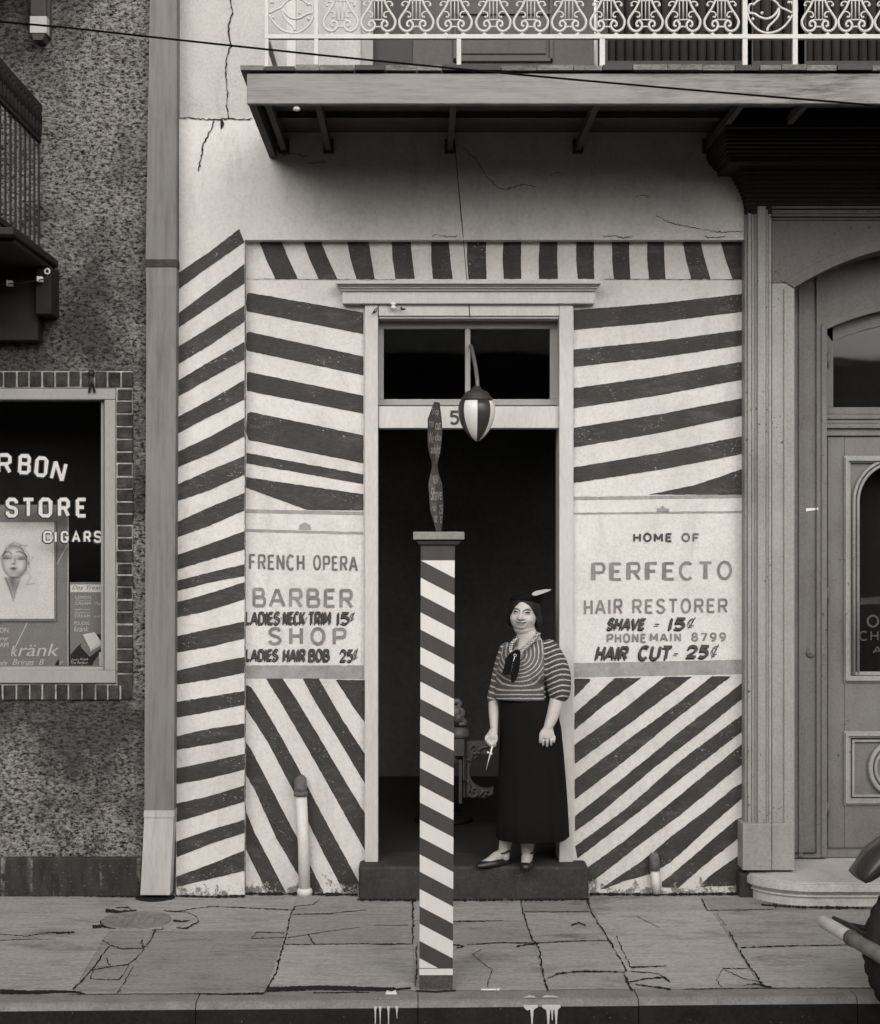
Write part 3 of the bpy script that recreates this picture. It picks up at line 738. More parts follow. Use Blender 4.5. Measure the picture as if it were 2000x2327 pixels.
# doorway: casing, cornice, transom light, number board
m = MB()
fy = .028
def X(px, yy): return P(px, 0, yy).x
def Zp(py, yy): return P(0, py, yy).z
m.pbox(829, 690, 859, 1966, fy, .16)
m.pbox(1271, 690, 1303, 1966, fy, .26)
m.pbox(860.5, 690, 1270.5, 718, fy + .004, .2)
m.pbox(860.5, 718.3, 1270.5, 724, fy + .02, .2)
dfr = m.build('door_frame', M_frame, shop, bevel=.004)
m = MB()
m.pbox(778, 661, 1352, 690, .0, RC + .02)
for i, (px0, px1, py0, py1, yy) in enumerate(((775, 1355, 655, 661, -.018), (772, 1359, 650, 655, -.036), (768, 1362, 645, 650, -.05), (764, 1367, 637, 645, -.075))):
    m.pbox(px0, py0, px1, py1, yy, RC + .02)
m.build('door_cornice', M_frame, shop, bevel=.005)
m = MB()
ty = .16
m.pbox(856, 724, 1273, 747, ty, ty + .04); m.pbox(856, 907, 1273, 921, ty, ty + .04)
m.pbox(856, 747, 872, 907, ty, ty + .04); m.pbox(1250, 747, 1273, 907, ty, ty + .04); m.pbox(1057, 747, 1069, 907, ty, ty + .04)
tr = m.build('transom_window', M_frame2, shop, bevel=.003)
M_tglass = glass('sooty_transom_glass', .003)
part('pane', M_tglass, tr, lambda b: b.pbox(871, 745, 1059, 909, ty + .02, ty + .024))
part('pane', M_tglass, tr, lambda b: b.pbox(1067, 745, 1252, 909, ty + .02, ty + .024))
m = MB(); m.pbox(860, 923, 1271, 973, .06, .2); nb = m.build('number_board', M_frame, shop, bevel=.004)
m = MB()
write(m, '5', 1023, 1042, 935, 963, 5.5, .057, 0); m.build('house_number', M_let2, nb)
# step and room
m = MB()
m.pbox(815, 1968, 1338, 2060, -.09, .32)
for v in m.v: v.z = min(v.z, .19)
st = m.build('door_step', M_stone, shop, bevel=.018)
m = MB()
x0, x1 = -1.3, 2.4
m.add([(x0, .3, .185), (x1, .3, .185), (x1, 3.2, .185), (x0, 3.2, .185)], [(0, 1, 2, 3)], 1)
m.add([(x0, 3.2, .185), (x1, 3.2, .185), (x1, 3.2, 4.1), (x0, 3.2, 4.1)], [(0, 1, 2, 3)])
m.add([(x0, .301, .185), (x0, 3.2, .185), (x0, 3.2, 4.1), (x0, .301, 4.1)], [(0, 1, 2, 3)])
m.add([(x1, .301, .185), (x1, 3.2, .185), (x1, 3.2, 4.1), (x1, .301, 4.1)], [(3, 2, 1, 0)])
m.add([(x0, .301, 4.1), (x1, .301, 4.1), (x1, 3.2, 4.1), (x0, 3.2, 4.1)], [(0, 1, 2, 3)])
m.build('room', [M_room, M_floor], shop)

# upper gallery doors and shutters, seen through the railing
m = MB()
m.box(X(822, 0), X(848, 0), -.012, .06, 4.5, 6.75)
m.build('door_jamb', M_frame2, shop, bevel=.006)
m = MB(); m.box(X(848, .06), X(938, .06), .062, .3, 4.5, 6.75); m.build('shutter_and_dark_gap', M_black, shop)  # black block standing in for the unlit door opening
m = MB()
m.box(X(938, .06), X(1352, .06), .05, .12, 4.52, 6.75)
for (a0, b0, a1, b1) in ((1030, -60, 1257, 139),):
    for (p0, q0, p1, q1) in ((1030, -60, 1038, 139), (1249, -60, 1257, 139), (1030, 131, 1257, 139)): m.pbox(p0, q0, p1, q1, .03, .06)
    m.pbox(1046, -60, 1241, 122, .04, .06)
m.pbox(1030, 24, 1257, 32, .026, .06)
m.build('upper_door', M_updoor, shop, bevel=.004)
for (p0, p1) in ((1380, 1690), (1706, 1806), (1830, 2140)):
    m = MB(); x0, x1 = X(p0, .05), X(p1, .05)
    m.box(x0 - .05, x0, .02, .1, 4.5, 6.75); m.box(x1, x1 + .05, .02, .1, 4.5, 6.75); m.box(x0, x1, .022, .1, 4.5, 4.87)
    k = max(2, int((x1 - x0) / .052))
    for i in range(k):
        a0 = x0 + (x1 - x0) * i / k; bw_ = (x1 - x0) / k
        m.lathe((a0 + bw_ / 2, .085, 4.87), [(bw_ * .52, 0), (bw_ * .52, 1.85)], 8)
    m.build('shutter_and_dark_gap', M_shut, shop)
m = MB(); m.tube([P(1352, -80, -.06), P(1352, 146, -.06)], .006, 8); m.build('conduit', M_porc, shop)

# balcony
BF = -1.15
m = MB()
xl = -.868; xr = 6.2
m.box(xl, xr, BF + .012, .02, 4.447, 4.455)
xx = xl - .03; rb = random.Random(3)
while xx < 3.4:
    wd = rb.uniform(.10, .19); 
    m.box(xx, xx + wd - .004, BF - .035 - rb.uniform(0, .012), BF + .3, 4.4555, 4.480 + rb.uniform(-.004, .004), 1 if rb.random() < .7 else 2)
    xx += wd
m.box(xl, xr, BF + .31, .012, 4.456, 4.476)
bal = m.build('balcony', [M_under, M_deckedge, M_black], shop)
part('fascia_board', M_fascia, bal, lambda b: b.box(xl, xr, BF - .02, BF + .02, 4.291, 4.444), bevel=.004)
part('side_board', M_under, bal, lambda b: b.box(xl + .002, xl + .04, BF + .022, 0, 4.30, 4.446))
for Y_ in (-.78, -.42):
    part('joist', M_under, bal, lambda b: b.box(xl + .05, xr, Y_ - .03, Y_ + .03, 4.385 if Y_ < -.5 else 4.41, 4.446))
for i, X_ in enumerate((-.78, -.52, .185, .93, 1.685, 2.02, 2.9)):
    def fn(b):
        b.box(X_ - .016, X_ + .016, BF + .03, -.001, 4.335, 4.38)
        b.box(X_ - .03, X_ + .03, -.03, .01, 4.32, 4.40)
    part('bracket', M_under, bal, fn)
RY = BF + .05
def rail(b):
    b.box(X(602, RY), 4.2, RY - .014, RY + .014, Zp(89, RY), Zp(79.5, RY))
    b.box(X(602, RY), 4.2, RY - .018, RY + .018, 5.16, 5.19)
    for p0, p1 in ((602, 610), (714, 723), (1688, 1699), (1802, 1813)): b.pbox(p0, -120, p1, 160, RY - .012, RY + .012)
    for p0, p1 in ((1038, 1048), (1363, 1375)): b.pbox(p0, 84, p1, 160, RY - .012, RY + .012)
    b.box(X(606, RY) - .012, X(606, RY) + .012, RY + .05, -.02, Zp(89, RY), Zp(80, RY))
    b.box(X(620, RY), X(620, RY) + .05, -.25, -.2, 4.48, 5.2)
part('railing', M_iron, bal, rail)
def lyre(b, cx):
    S = .001 * 1; k = 200 / 1781.0
    def q(u, v): return P(cx + u * k, v * k, RY)
    for sg in (-1, 1):
        arm = spline([(88, -160), (96, -60), (120, 0), (165, 110), (225, 215), (290, 310), (338, 400), (345, 470), (318, 555), (255, 615), (178, 632), (105, 595), (70, 530), (85, 455), (140, 425), (180, 455), (185, 510), (158, 535), (135, 515)], 4)
        n_ = len(arm)
        b.tube([q(sg * u, v) for u, v in arm], [.0052 + .0022 * math.sin(math.pi * i / n_) for i in range(n_)], 6)
        b.tube([q(sg * u, v) for u, v in spline([(150, 70), (195, 35), (255, 40), (292, 85), (280, 120), (250, 105)], 4)], .0042, 6)
        b.tube([q(sg * u, v) for u, v in spline([(245, 245), (190, 235), (130, 260), (112, 310), (135, 350), (175, 345)], 4)], .0042, 6)
        b.tube([q(sg * u, v) for u, v in spline([(70, 530), (40, 545), (0, 535)], 3)], .0046, 6)
        b.tube([q(sg * u, v) for u, v in ((75, 0), (75, 400))], .0032, 6)
        b.ball(q(sg * 178, 678), .0062, .006, .0062, 8, 6); b.ball(q(sg * 270, 112), .0058, n=8, m=5); b.ball(q(sg * 160, 342), .0055, n=8, m=5)
        b.box(q(sg * 178 - 45, 0).x, q(sg * 178 + 45, 0).x, RY - .006, RY + .006, q(0, 712).z, q(0, 685).z)
        b.tube([q(sg * u, v) for u, v in spline([(100, 10), (150, -10), (170, -60), (140, -90)], 4)], .004, 6)
    b.tube([q(0, -160), q(0, 400)], .0032, 6)
    b.tube([q(-130, 400), q(130, 400)], .0042, 6); b.tube([q(-150, 15), q(150, 15)], .004, 6)
lyres = [774, 859.5, 946, 1033, 1121, 1206.5, 1293, 1380.5, 1467, 1552.5, 1639.5, 1861, 1944, 2027]
first = None
for i, cx in enumerate(lyres):
    if first is None:
        m = MB(); lyre(m, cx); first = m.build('lyre_ornament', M_iron, bal)
    else:
        o = first.copy(); COL.objects.link(o); o.parent = bal; o.location.x += (cx - lyres[0]) * (RY + 9) / F
def scroll(b, cx, flip):
    k = 160 / 1781.0
    def q(u, v): return P(cx + flip * (u - 690) * k, v * k, RY)
    T = lambda pts, r, n_=5: b.tube([q(*p) for p in spline(pts, n_)], r, 6)
    T([(130, 380), (190, 490), (330, 660), (480, 770), (680, 830), (860, 820), (1020, 740), (1150, 610), (1240, 450), (1260, 330)], .0062)
    T([(130, 330), (290, 250), (440, 180), (520, 80), (640, -10), (800, -50), (960, -10), (1090, 90)], .0062)
    T([(480, 200), (470, 330), (520, 450), (640, 580), (740, 680), (770, 780)], .0065)
    T([(480, 220), (540, 330), (660, 440), (800, 475), (960, 430), (1090, 350), (1230, 330)], .0068)
    T([(130, 330), (110, 200), (150, 60), (220, 60)], .0055)
    T([(1230, 330), (1240, 200), (1200, 110), (1110, 110)], .006)
    for p in ((220, 440), (1130, 480), (900, 330), (220, 60), (1110, 110)): b.ball(q(*p), .0085, n=8, m=6)
for cx, fl in ((662, 1), (1750.5, -1)):
    part('scroll_ornament', M_iron, bal, lambda b: scroll(b, cx, fl))

# ------------------------------------------------------------------ small fittings on the front
def insulator(px, py, yy, r, label):
    o = MB(); c = P(px, py, yy)
    o.lathe(c - Vector((0, 0, r * 1.1)), [(r * .5, 0), (r, r * .15), (r, r * .75), (r * .55, r * 1.0), (r * .55, r * 1.25), (r * .95, r * 1.5), (r * .95, r * 2.0), (r * .4, r * 2.3)], 14)
    return tag(o.build('insulator', M_porc, loc=c), label, 'insulator', 'porcelain insulators')
insulator(674, 242, BF + .02, .019, 'white porcelain insulator under the left end of the balcony board')
insulator(894, 695, .0, .017, 'white porcelain spool under the cornice over the shop door')
m = MB()
m.tube([P(u * .3379 + 820, v * .3379 + 600, .0) for u, v in ((80, 335), (95, 305), (112, 292), (106, 315), (88, 330))], .004, 6)
tag(m.build('iron_hook', M_black, loc=P(850, 705, 0)), 'small black iron hook at the top left of the shop door frame', 'hook')
m = MB()
m.tube([P(912, 700, .03), P(914, 703, -.02), P(921, 702, -.03)], .006, 6)
tag(m.build('nail', M_black, loc=P(912, 700, 0)), 'bent black nail beside the porcelain spool over the door', 'nail')

# vent pipe by the left panel and the cut stub by the right one
pipe = thing('vent_pipe', 'white iron vent pipe with a dark elbow in front of the left striped panel', 'pipe', P(690, 2030, .03))
pl = [P(684, 1800, .02), P(690, 1920, .02), P(692.5, 2030, .02)]
M_pipe = simple('white_pipe_paint', .62, .12, 14, .5, .35, 40, .002, fleck=(.15, .70))
part('pipe', M_pipe, pipe, lambda b: (b.tube(pl, .034, 14), b.lathe(P(692.5, 2022, .02), [(.045, -.03), (.045, 0), (.036, .01)], 14)))
M_rust = simple('grey_iron', .12, .6, 14, .7, .35, 50, .003)
def elbow(b):
    b.tube([P(684, 1806, .02), P(683, 1790, .02), P(683, 1777, .035), P(683, 1772, .08)], [.036, .037, .037, .036], 14)
    b.lathe(P(684, 1806, .02), [(.042, -.006), (.042, .02)], 14)
part('elbow', M_rust, pipe, elbow)
stub = thing('pipe_stub', 'short cut pipe with white foot in front of the right striped panel', 'pipe', P(1490, 2030, .03))
part('pipe', M_pipe, stub, lambda b: b.tube([P(1488, 1978, .03), P(1492, 2030, .03)], .026, 12))
part('collar', M_rust, stub, lambda b: b.tube([P(1486, 1938, .035), P(1487, 1950, .03), P(1488, 1978, .03)], [.022, .03, .031], 12))

# manhole
m = MB(); c = G(310, 2093)
m.lathe((c.x, c.y, 0), [(.197, .0008), (.196, .0022), (.190, .0022)], 40, 1)
m.lathe((c.x, c.y, 0), [(.188, .001), (.188, .008), (.178, .009), (.176, .006), (.165, .006)], 40)
for i in range(7):
    for j in range(7):
        dx, dy = (i - 3) * .043, (j - 3) * .043
        if dx * dx + dy * dy < .022: m.box(c.x + dx - .012, c.x + dx + .012, c.y + dy - .012, c.y + dy + .012, .0062, .0095)
tag(m.build('manhole_cover', [simple('worn_iron_cover', .19, .5, 20, .6, .4, 60, .003), M_crack], loc=c), 'round worn iron cover set in the broken slabs of the pavement', 'manhole')

# downpipe between the two buildings
dp = thing('downpipe', 'square grey boxed downpipe running down between the rough wall and the striped pier', 'downpipe', P(360, 2035, -.05))
M_dp = weathered_wood('grey_downpipe_paint', .19, (10, 1, .8), .35)
M_dpl = weathered_wood('pale_downpipe_paint', .44, (8, 1, 1), .15)
dl = [(-80, 342, 402), (0, 340, 402), (590, 331, 401)]
def strip(b, rows, mi=0, y0=-.10):
    for (ya, l0, r0), (yb, l1, r1) in zip(rows, rows[1:]):
        b.prism([P(l0, ya, y0), P(r0, ya, y0), P(r1, yb, y0), P(l1, yb, y0)], .11, mi)
part('upper_pipe', M_dp, dp, lambda b: strip(b, [(-80, 342, 402), (589, 331, 401)]))
part('collar', simple('sooty_joint', .05, .5, 9, .8, .2), dp, lambda b: strip(b, [(589, 330, 402), (606, 330, 402)], 0, -.104))
part('joint_band', weathered_wood('dark_joint_paint', .20, (10, 1, .8), .35), dp, lambda b: strip(b, [(606, 331, 401), (648, 332, 401)], 0, -.098))
part('lower_pipe', M_dp, dp, lambda b: strip(b, [(648, 333, 401), (1842, 328, 395)], 0, -.102))
part('shoe', M_dpl, dp, lambda b: (strip(b, [(1842, 327, 396), (1858, 327, 396)], 0, -.108), strip(b, [(1858, 328, 394.5), (2034, 319, 386)], 0, -.103)))
m = MB(); m.lathe(P(353, 2040, -.06) * 1, [(.11, -.012), (.115, 0), (.10, .006)], 24)
for v in m.v: v.z = max(v.z - P(353, 2040, -.06).z, 0) * .5 + .001
part('drain_collar', M_crack, dp, lambda b: b.add(m.v, m.f))

# overhead cable and the wire that steadies the lamp
m = MB(); pts = []
for i in range(25):
    t = i / 24; px = -300 + t * 2700; py = 53 + (px - 65) * (187 / 1935.0) + 9 * math.sin(math.pi * min(max((px - 65) / 1935, 0), 1))
    if px < 65: py = 55 + (px - 65) * .09
    pts.append(P(px, py, -1.45))
m.tube(pts, .0052, 7, cap=True)
M_cable = simple('cable_rubber', .006, .2, 20, .95, .05)
tag(m.build('power_cable', M_cable, loc=pts[0]), 'black overhead cable slanting across the street in front of the balcony', 'cable')
m = MB(); m.tube([P(1033, 322, -.03), P(1052, 530, 0), P(1068, 722, .03)], .0022, 5)
tag(m.build('guy_wire', M_cable, loc=P(1033, 322, 0)), 'thin dark wire running from the balcony down to the top of the doorway', 'wire')

# litter by the kerb
m = MB(); c = G(1111, 2253)
m.box(c.x - .035, c.x + .035, c.y - .004, c.y + .004, .005, .012); m.box(c.x + .0355, c.x + .05, c.y - .0045, c.y + .0045, .0045, .0125)
tag(m.build('cigarette_end', M_porc, loc=c, bevel=.002), 'white cigarette end lying in a crack of the pavement right of the post', 'litter')
m = MB(); c = G(888, 2262)
m.prism([c + Vector((dx, 0, dz)) for dx, dz in ((-.025, .004), (.03, .004), (.022, .022), (.004, .014), (-.018, .02))], .012)
tag(m.build('paper_scrap', M_porc, loc=c), 'crumpled white paper scrap on the kerb joint left of the post', 'litter')

# ------------------------------------------------------------------ striped lamp
lamp = thing('hanging_lamp', 'striped acorn shaped globe lamp on a bent arm in the doorway', 'lamp', P(1084, 952, -.35))
ly = -.35; zc = Zp(912, ly); cx = X(1083.5, ly); pxm = (ly + 9) / F
prof = [(38, 0), (41.5, -10), (42.5, -22), (41, -36), (36, -52), (28, -67), (18, -80), (8, -88), (1.5, -91)]
part('globe', [simple('globe_dark_paint', .035, .1, 10, .35, .4), simple('globe_white_paint', .62, .04, 10, .3, .4)], lamp,
     lambda b: b.lathe((cx, ly, zc), [(r * pxm, h * pxm) for r, h in prof], 48, 0, 'z', lambda k: 1 if ((k * 7.5 + 3.75 - 7 + 8) // 45) % 2 else 0))
part('collar', simple('lamp_collar', .03, .2, 14, .55, .35), lamp, lambda b: b.lathe((cx, ly, zc), [(r * pxm, h * pxm) for r, h in ((34, -1), (36, 2), (36, 8), (31, 11), (31, 14), (25, 21), (12, 27), (8, 34))], 32))
part('arm', simple('lamp_arm_iron', .12, .2, 14, .35, .5), lamp, lambda b: b.tube([P(1070, 786, .15), P(1071.5, 790, .05), P(1075, 806, -.08), P(1080, 830, -.2), P(1084, 858, -.31), P(1085.5, 884, -.35)], .0118, 10))

# ------------------------------------------------------------------ striped post with the twisted board on top
post = thing('barber_post', 'square barber post with slanting white and dark stripes standing at the kerb', 'post', G(991, 2250))
PY = -1.853; PW = .155
fx0, fx1 = lambda py: 956.5 - (py - 1250) * .0035, lambda py: 1033.5 - (py - 1250) * .0045
M_pw = simple('post_white_paint', .66, .07, 8, .6, .3, 30, .002, (2, 2, .4), fleck=(.3, .73)); M_pd = simple('post_dark_paint', .058, .15, 8, .6, .3, 30, .002, (2, 2, .4), fleck=(.22, .72))
def corner(i, py):
    f = P((fx0 if i in (0, 3) else fx1)(py), py, PY)
    if i >= 2: f.y += PW
    return f
def shaft(b):
    k = .4966
    tops = [1274, 1353, 1433, 1511.5, 1590.5, 1669.5, 1748, 1826.5, 1904.5, 1982.5, 2060.5, 2139]
    lo, hi, per, drop = 1273.5, 2200, 78.6, 40.0
    for fce in range(4):
        a, c2 = fce, (fce + 1) % 4
        # front face falls to the right; the stripe winds on round the post
        off = fce * drop
        bands = []
        for n_ in range(-4, 16):
            t0 = lo + n_ * per + off; t1 = t0 + per * .502
            bands.append((t0, t1))
        def quad(l0, l1, mi):
            pts = []
            L = [l0, l1]; Rr = [l0 + drop, l1 + drop]
            poly = [(0, L[0]), (1, Rr[0]), (1, Rr[1]), (0, L[1])]
            def clip(poly, f, sgn):
                out = []
                for i in range(len(poly)):
                    p, q = poly[i], poly[(i + 1) % len(poly)]
                    ip, iq = (p[1] - f) * sgn >= 0, (q[1] - f) * sgn >= 0
                    if ip: out.append(p)
                    if ip != iq:
                        t = (f - p[1]) / (q[1] - p[1]); out.append((p[0] + (q[0] - p[0]) * t, f))
                return out
            poly = clip(clip(poly, lo, 1), hi, -1) if poly else []
            if len(poly) > 2: b.add([corner(a, v) * (1 - u) + corner(c2, v) * u for u, v in poly], [tuple(range(len(poly)))], mi)
        for (t0, t1) in bands:
            quad(t0, t1, 1); quad(t1, t0 + per, 0)
        for (v0, v1, mi) in ((1238, lo, 1), (2200, 2201.5, 1), (2201.5, 2216, 0), (2216, 2252, 2)):
            b.add([corner(a, v0), corner(c2, v0), corner(c2, v1), corner(a, v1)], [(0, 1, 2, 3)], mi)
part('shaft', [M_pw, M_pd, simple('post_foot_grime', .075, .6, 12, .8, .2, 30, .003, fleck=(.25, .66))], post, shaft)
def cap_(b):
    c0 = P(996.5, 1228, PY + PW / 2).x; cy = PY + PW / 2
    z = 2.085
    b.box(c0 - .118, c0 + .118, cy - .118, cy + .118, z, z + .036)
M_cap = old_paint('post_cap_wood', .24, .8)
part('cap', M_cap, post, cap_, bevel=.003)
def mould(b):
    c0 = P(996.5, 1228, PY + PW / 2).x; cy = PY + PW / 2; z = 2.085
    for i, (h, o) in enumerate(((.0, .100), (-.007, .0985), (-.013, .094), (-.018, .087))): b.box(c0 - o, c0 + o, cy - o, cy + o, z + h - .0065, z + h)
part('moulding', M_pd, post, mould)
sb = thing('twisted_board', 'dark propeller shaped board with chalky lettering standing on top of the post', 'sign', P(996, 1205, PY))
q = crop(920, 880, .193)
left = [(345, 165), (270, 365), (268, 520), (270, 680), (292, 790), (318, 880), (320, 930), (305, 1010), (282, 1110), (280, 1180), (292, 1350), (298, 1450), (335, 1570), (372, 1712)]
right = [(410, 190), (432, 365), (440, 470), (436, 600), (425, 720), (405, 820), (386, 890), (386, 935), (400, 1020), (440, 1140), (448, 1250), (456, 1400), (450, 1540), (432, 1712)]
def board(b):
    n = len(left); y0 = PY + PW / 2
    vs = []
    for i in range(n):
        tw = .035 * math.cos(math.pi * i / (n - 1))
        l, r = P(*q(*left[i]), y0), P(*q(*right[i]), y0)
        l.y += tw; r.y -= tw
        mid = (l + r) / 2 + Vector((0, -.012, 0))
        vs += [l, mid, r, (l + r) / 2 + Vector((0, .014, 0))]
    fs = []
    for i in range(n - 1):
        for k_ in range(4): fs.append((i * 4 + k_, i * 4 + (k_ + 1) % 4, (i + 1) * 4 + (k_ + 1) % 4, (i + 1) * 4 + k_))
    fs += [(3, 2, 1, 0), tuple((n - 1) * 4 + k_ for k_ in range(4))]
    b.add(vs, fs)
part('blade', simple('dark_board_paint', .055, .2, 10, .6, .3, 30, .003), sb, board)
M_chalk = letter_paint('chalky_lettering', .24, .5)
def chalk(b):
    y0 = PY + PW / 2
    def edge(tab, v):
        for (ua, va), (ub, vb) in zip(tab, tab[1:]):
            if va <= v <= vb: return ua + (ub - ua) * (v - va) / (vb - va)
        return tab[-1][0]
    def surf(px, py):
        u, v = (px - 920) / .193, (py - 880) / .193
        l, r = edge(left, v), edge(right, v); f = min(max((u - l) / (r - l), 0), 1)
        i = (v - 165) / (1712 - 165)
        return P(px, py, y0 + .035 * math.cos(math.pi * i) * (1 - 2 * f) - .012 * (1 - abs(2 * f - 1)) - .004)
    for txt, u0, v0, u1, v1 in (('Shop', 318, 240, 405, 350), ('Hair', 285, 365, 350, 465), ('cut', 358, 405, 425, 500), ('We', 280, 530, 345, 660), ('do', 355, 545, 430, 630), ('adults', 305, 675, 420, 780),
                                ('NEW', 330, 1035, 398, 1135), ('Shave', 305, 1180, 440, 1330), ('Hair', 315, 1365, 375, 1460), ('25', 398, 1385, 450, 1490), ('cut', 345, 1500, 382, 1590), ('c', 412, 1520, 440, 1600)):
        if (v0 > 900) != bool(CH): continue
        (a0, b0), (a1, b1) = q(u0, v0), q(u1, v1)
        script(b, txt, a0 + .5, a1 - .5, b0, b1, y0, 0, .15, surf)
for rows in (0, 1):
    CH = rows
    part('lettering', M_chalk, sb, chalk)
# ------------------------------------------------------------------ rough-rendered store on the left
def pebbledash(name):
    s = NT(name)
    vec = s.mapping((1, 1, 1.8))
    n1 = s.noise(34, 5, vec, .76, 0)
    n2 = s.noise(85, 3, vec, .7)
    h = s.mix(.35, n1, n2)
    c = s.ramp(h, [(.405, .008), (.452, .07), (.505, .28), (.60, .47)])
    big = s.noise(1.3, 5, None, .6)
    c = s.mix(s.ramp(big, [(.42, (.75, .75, .75, 1)), (.56, K_)]), c, .035)
    g = s.n('ShaderNodeNewGeometry'); sp = s.n('ShaderNodeSeparateXYZ'); s.l(g.outputs['Position'], sp.inputs[0])
    low = s.ramp(sp.outputs[2], [(.3, W_), (.95, K_)])
    c = s.mix(s.math('MULTIPLY', low, s.ramp(s.noise(4.2, 8, None, .8), [(.50, K_), (.60, (.8, .8, .8, 1))])), c, .022)
    s.bump(h, 1.0, .04)
    return s.done(c, .95, .1)
M_pebble = pebbledash('pebbledash')
def plinth_mat():
    s = NT('tarred_plinth')
    c = s.ramp(s.noise(7, 6, s.mapping((3, 1, .8)), .7), [(.3, .016), (.7, .045)])
    c = s.mix(s.ramp(s.noise(55, 3, s.mapping((1, 1, 1.6))), [(.65, K_), (.70, W_)]), c, .22)
    dr = s.math('MULTIPLY', s.ramp(s.noise(9, 2, s.mapping((1.4, 1, .06))), [(.60, K_), (.67, W_)]), s.ramp(s.noise(20, 4), [(.42, K_), (.62, W_)]))
    c = s.mix(dr, c, .17)
    s.bump(s.noise(40, 5), .6, .01)
    return s.done(c, .8, .25)
def brick_mat():
    s = NT('dark_brick')
    c = s.ramp(s.noise(12, 6, None, .7), [(.36, .012), (.64, .06)])
    s.bump(s.noise(60, 4), .8, .008)
    return s.done(c, .8, .25)
M_brick = brick_mat(); M_mortar = simple('old_mortar', .30, .9, 25, .95, .1, 60, .005)
M_leaddark = simple('dark_gallery_paint', .015, .3, 10, .7, .3)
store = thing('store_building', 'rough pebbledashed drug store with brick framed show window and iron gallery', 'store', (-3, .3, 0))
m = MB()
xl_, xr_ = -5.2, X(398, 0)
wy = (882, 1553); wx = X(262, 0)
m.box(wx + .0, xr_, 0, .3, 0.16, 7.0)
m.box(xl_, wx, 0, .3, Zp(wy[0], 0), 7.0)
m.box(xl_, wx, 0, .3, .16, Zp(wy[1], 0))
m.box(xl_, -4.2, 0, .3, Zp(wy[1], 0), Zp(wy[0], 0))
m.build('wall', M_pebble, store)
part('plinth', plinth_mat(), store, lambda b: b.box(xl_, X(326, -.02), -.028, .3, -.05, Zp(1948, -.02)), bevel=.012)
bk = random.Random(5)
def bricks(b):
    # mortar bed, then every brick a little out of true
    b.pbox(-700, 843, 301, 881.5, -.010, .02, 1); b.pbox(-700, 1553.5, 301, 1590, -.010, .02, 1); b.pbox(263.5, 881.5, 301, 1553.5, -.010, .02, 1)
    y_ = 882
    while y_ < 1552:
        h = 28 + bk.uniform(-1.5, 1.5)
        b.pbox(265 + bk.uniform(0, 2.5), y_ + 1.9 + bk.uniform(-.6, 1), 302 - bk.uniform(0, 3), y_ + h - 1.7, -.014 - bk.uniform(0, .008), .02, 0); y_ += h
    for (ya, yb) in ((843, 880), (1555, 1591)):
        x_ = 303
        while x_ > -500:
            wd = 29.5 + bk.uniform(-2, 2)
            b.pbox(x_ - wd + 2.0, ya + bk.uniform(0, 3), x_ - 1.6 - bk.uniform(0, 1.2), yb - bk.uniform(0, 2.5), -.014 - bk.uniform(0, .008), .02, 0); x_ -= wd
part('brick_surround', [M_brick, M_mortar], store, bricks, bevel=.004)
def wframe(b):
    b.pbox(-760, 882.5, 262.5, 908, -.022, .12); b.pbox(-760, 1524, 262.5, 1552.5, -.03, .12)
    b.pbox(237, 908.5, 262.5, 1523.5, -.02, .12)
    b.pbox(-760, 1516, 236.5, 1523.5, .02, .12); b.pbox(229, 908.5, 236.5, 1515.5, .03, .12)
wf = part('window_frame', M_frame2, store, wframe, bevel=.005)
GY = .07
part('pane', glass('store_glass', .05), wf, lambda b: b.pbox(-760, 907, 237, 1520, GY, GY + .006))
M_glet = letter_paint('gilt_window_lettering', .52, .12)
def wl(b, row):
    yb_ = GY - .004
    def letter(c, x0, x1, yt, yb, t, rot=0):
        r = (R(rot), (x0 + x1) / 2, (yt + yb) / 2) if rot else None
        write(b, c, x0, x1, yt, yb, t + 5.0, yb_ + .002, 1, table=BLOCK, rot=r, wob=0, dx=-.5, dy=.6)
        write(b, c, x0, x1, yt, yb, t, yb_ - .001, 0, table=BLOCK, rot=r, wob=0)
    if row == 0:
      for c, x0, x1, yt, yb, rr in (('U', -40, -14, 1032, 1074, -5), ('R', -6, 24, 1034, 1073, 0), ('B', 43, 67, 1036, 1074, 3), ('O', 82, 106, 1041, 1080, 5), ('N', 119, 148, 1051, 1090, 14)):
          if c in BLOCK: letter(c, x0, x1, yt, yb, 7.4, rr)
    if row == 1:
      for c, x0, x1 in (('S', 16, 38), ('T', 53, 76), ('O', 91, 116), ('R', 133, 156), ('E', 174, 195)): letter(c, x0, x1, 1135, 1172, 7.6)
    if row == 2:
      for c, x0, x1 in (('C', 100, 117), ('I', 124, 129), ('G', 140, 154), ('A', 165, 181), ('R', 191, 205), ('S', 215, 230)): letter(c, x0, x1, 1209, 1231, 4.6)
for rw in (0, 1, 2): part('window_lettering', [M_glet, M_black], wf, lambda b: wl(b, rw))
part('show_case', simple('show_case_lining', .03, .2, 4, .9, .1), store, lambda b: (b.add([P(-760, 1524, .125), P(300, 1524, .125), P(300, 1524, .125) + Vector((0, .7, 0)), P(-760, 1524, .125) + Vector((0, .7, 0))], [(0, 1, 2, 3)]),
     b.box(X(-760, .1), X(300, .1), .80, .82, Zp(1530, .1), Zp(860, .1)), b.box(X(262, .1), X(262, .1) + .02, .125, .8, Zp(1530, .1), Zp(860, .1)),
     b.box(X(-760, .1), X(262, .1), .125, .8, Zp(880, .1), Zp(878, .1)), b.box(X(-760, .1) - .02, X(-760, .1), .125, .8, Zp(1530, .1), Zp(860, .1))))
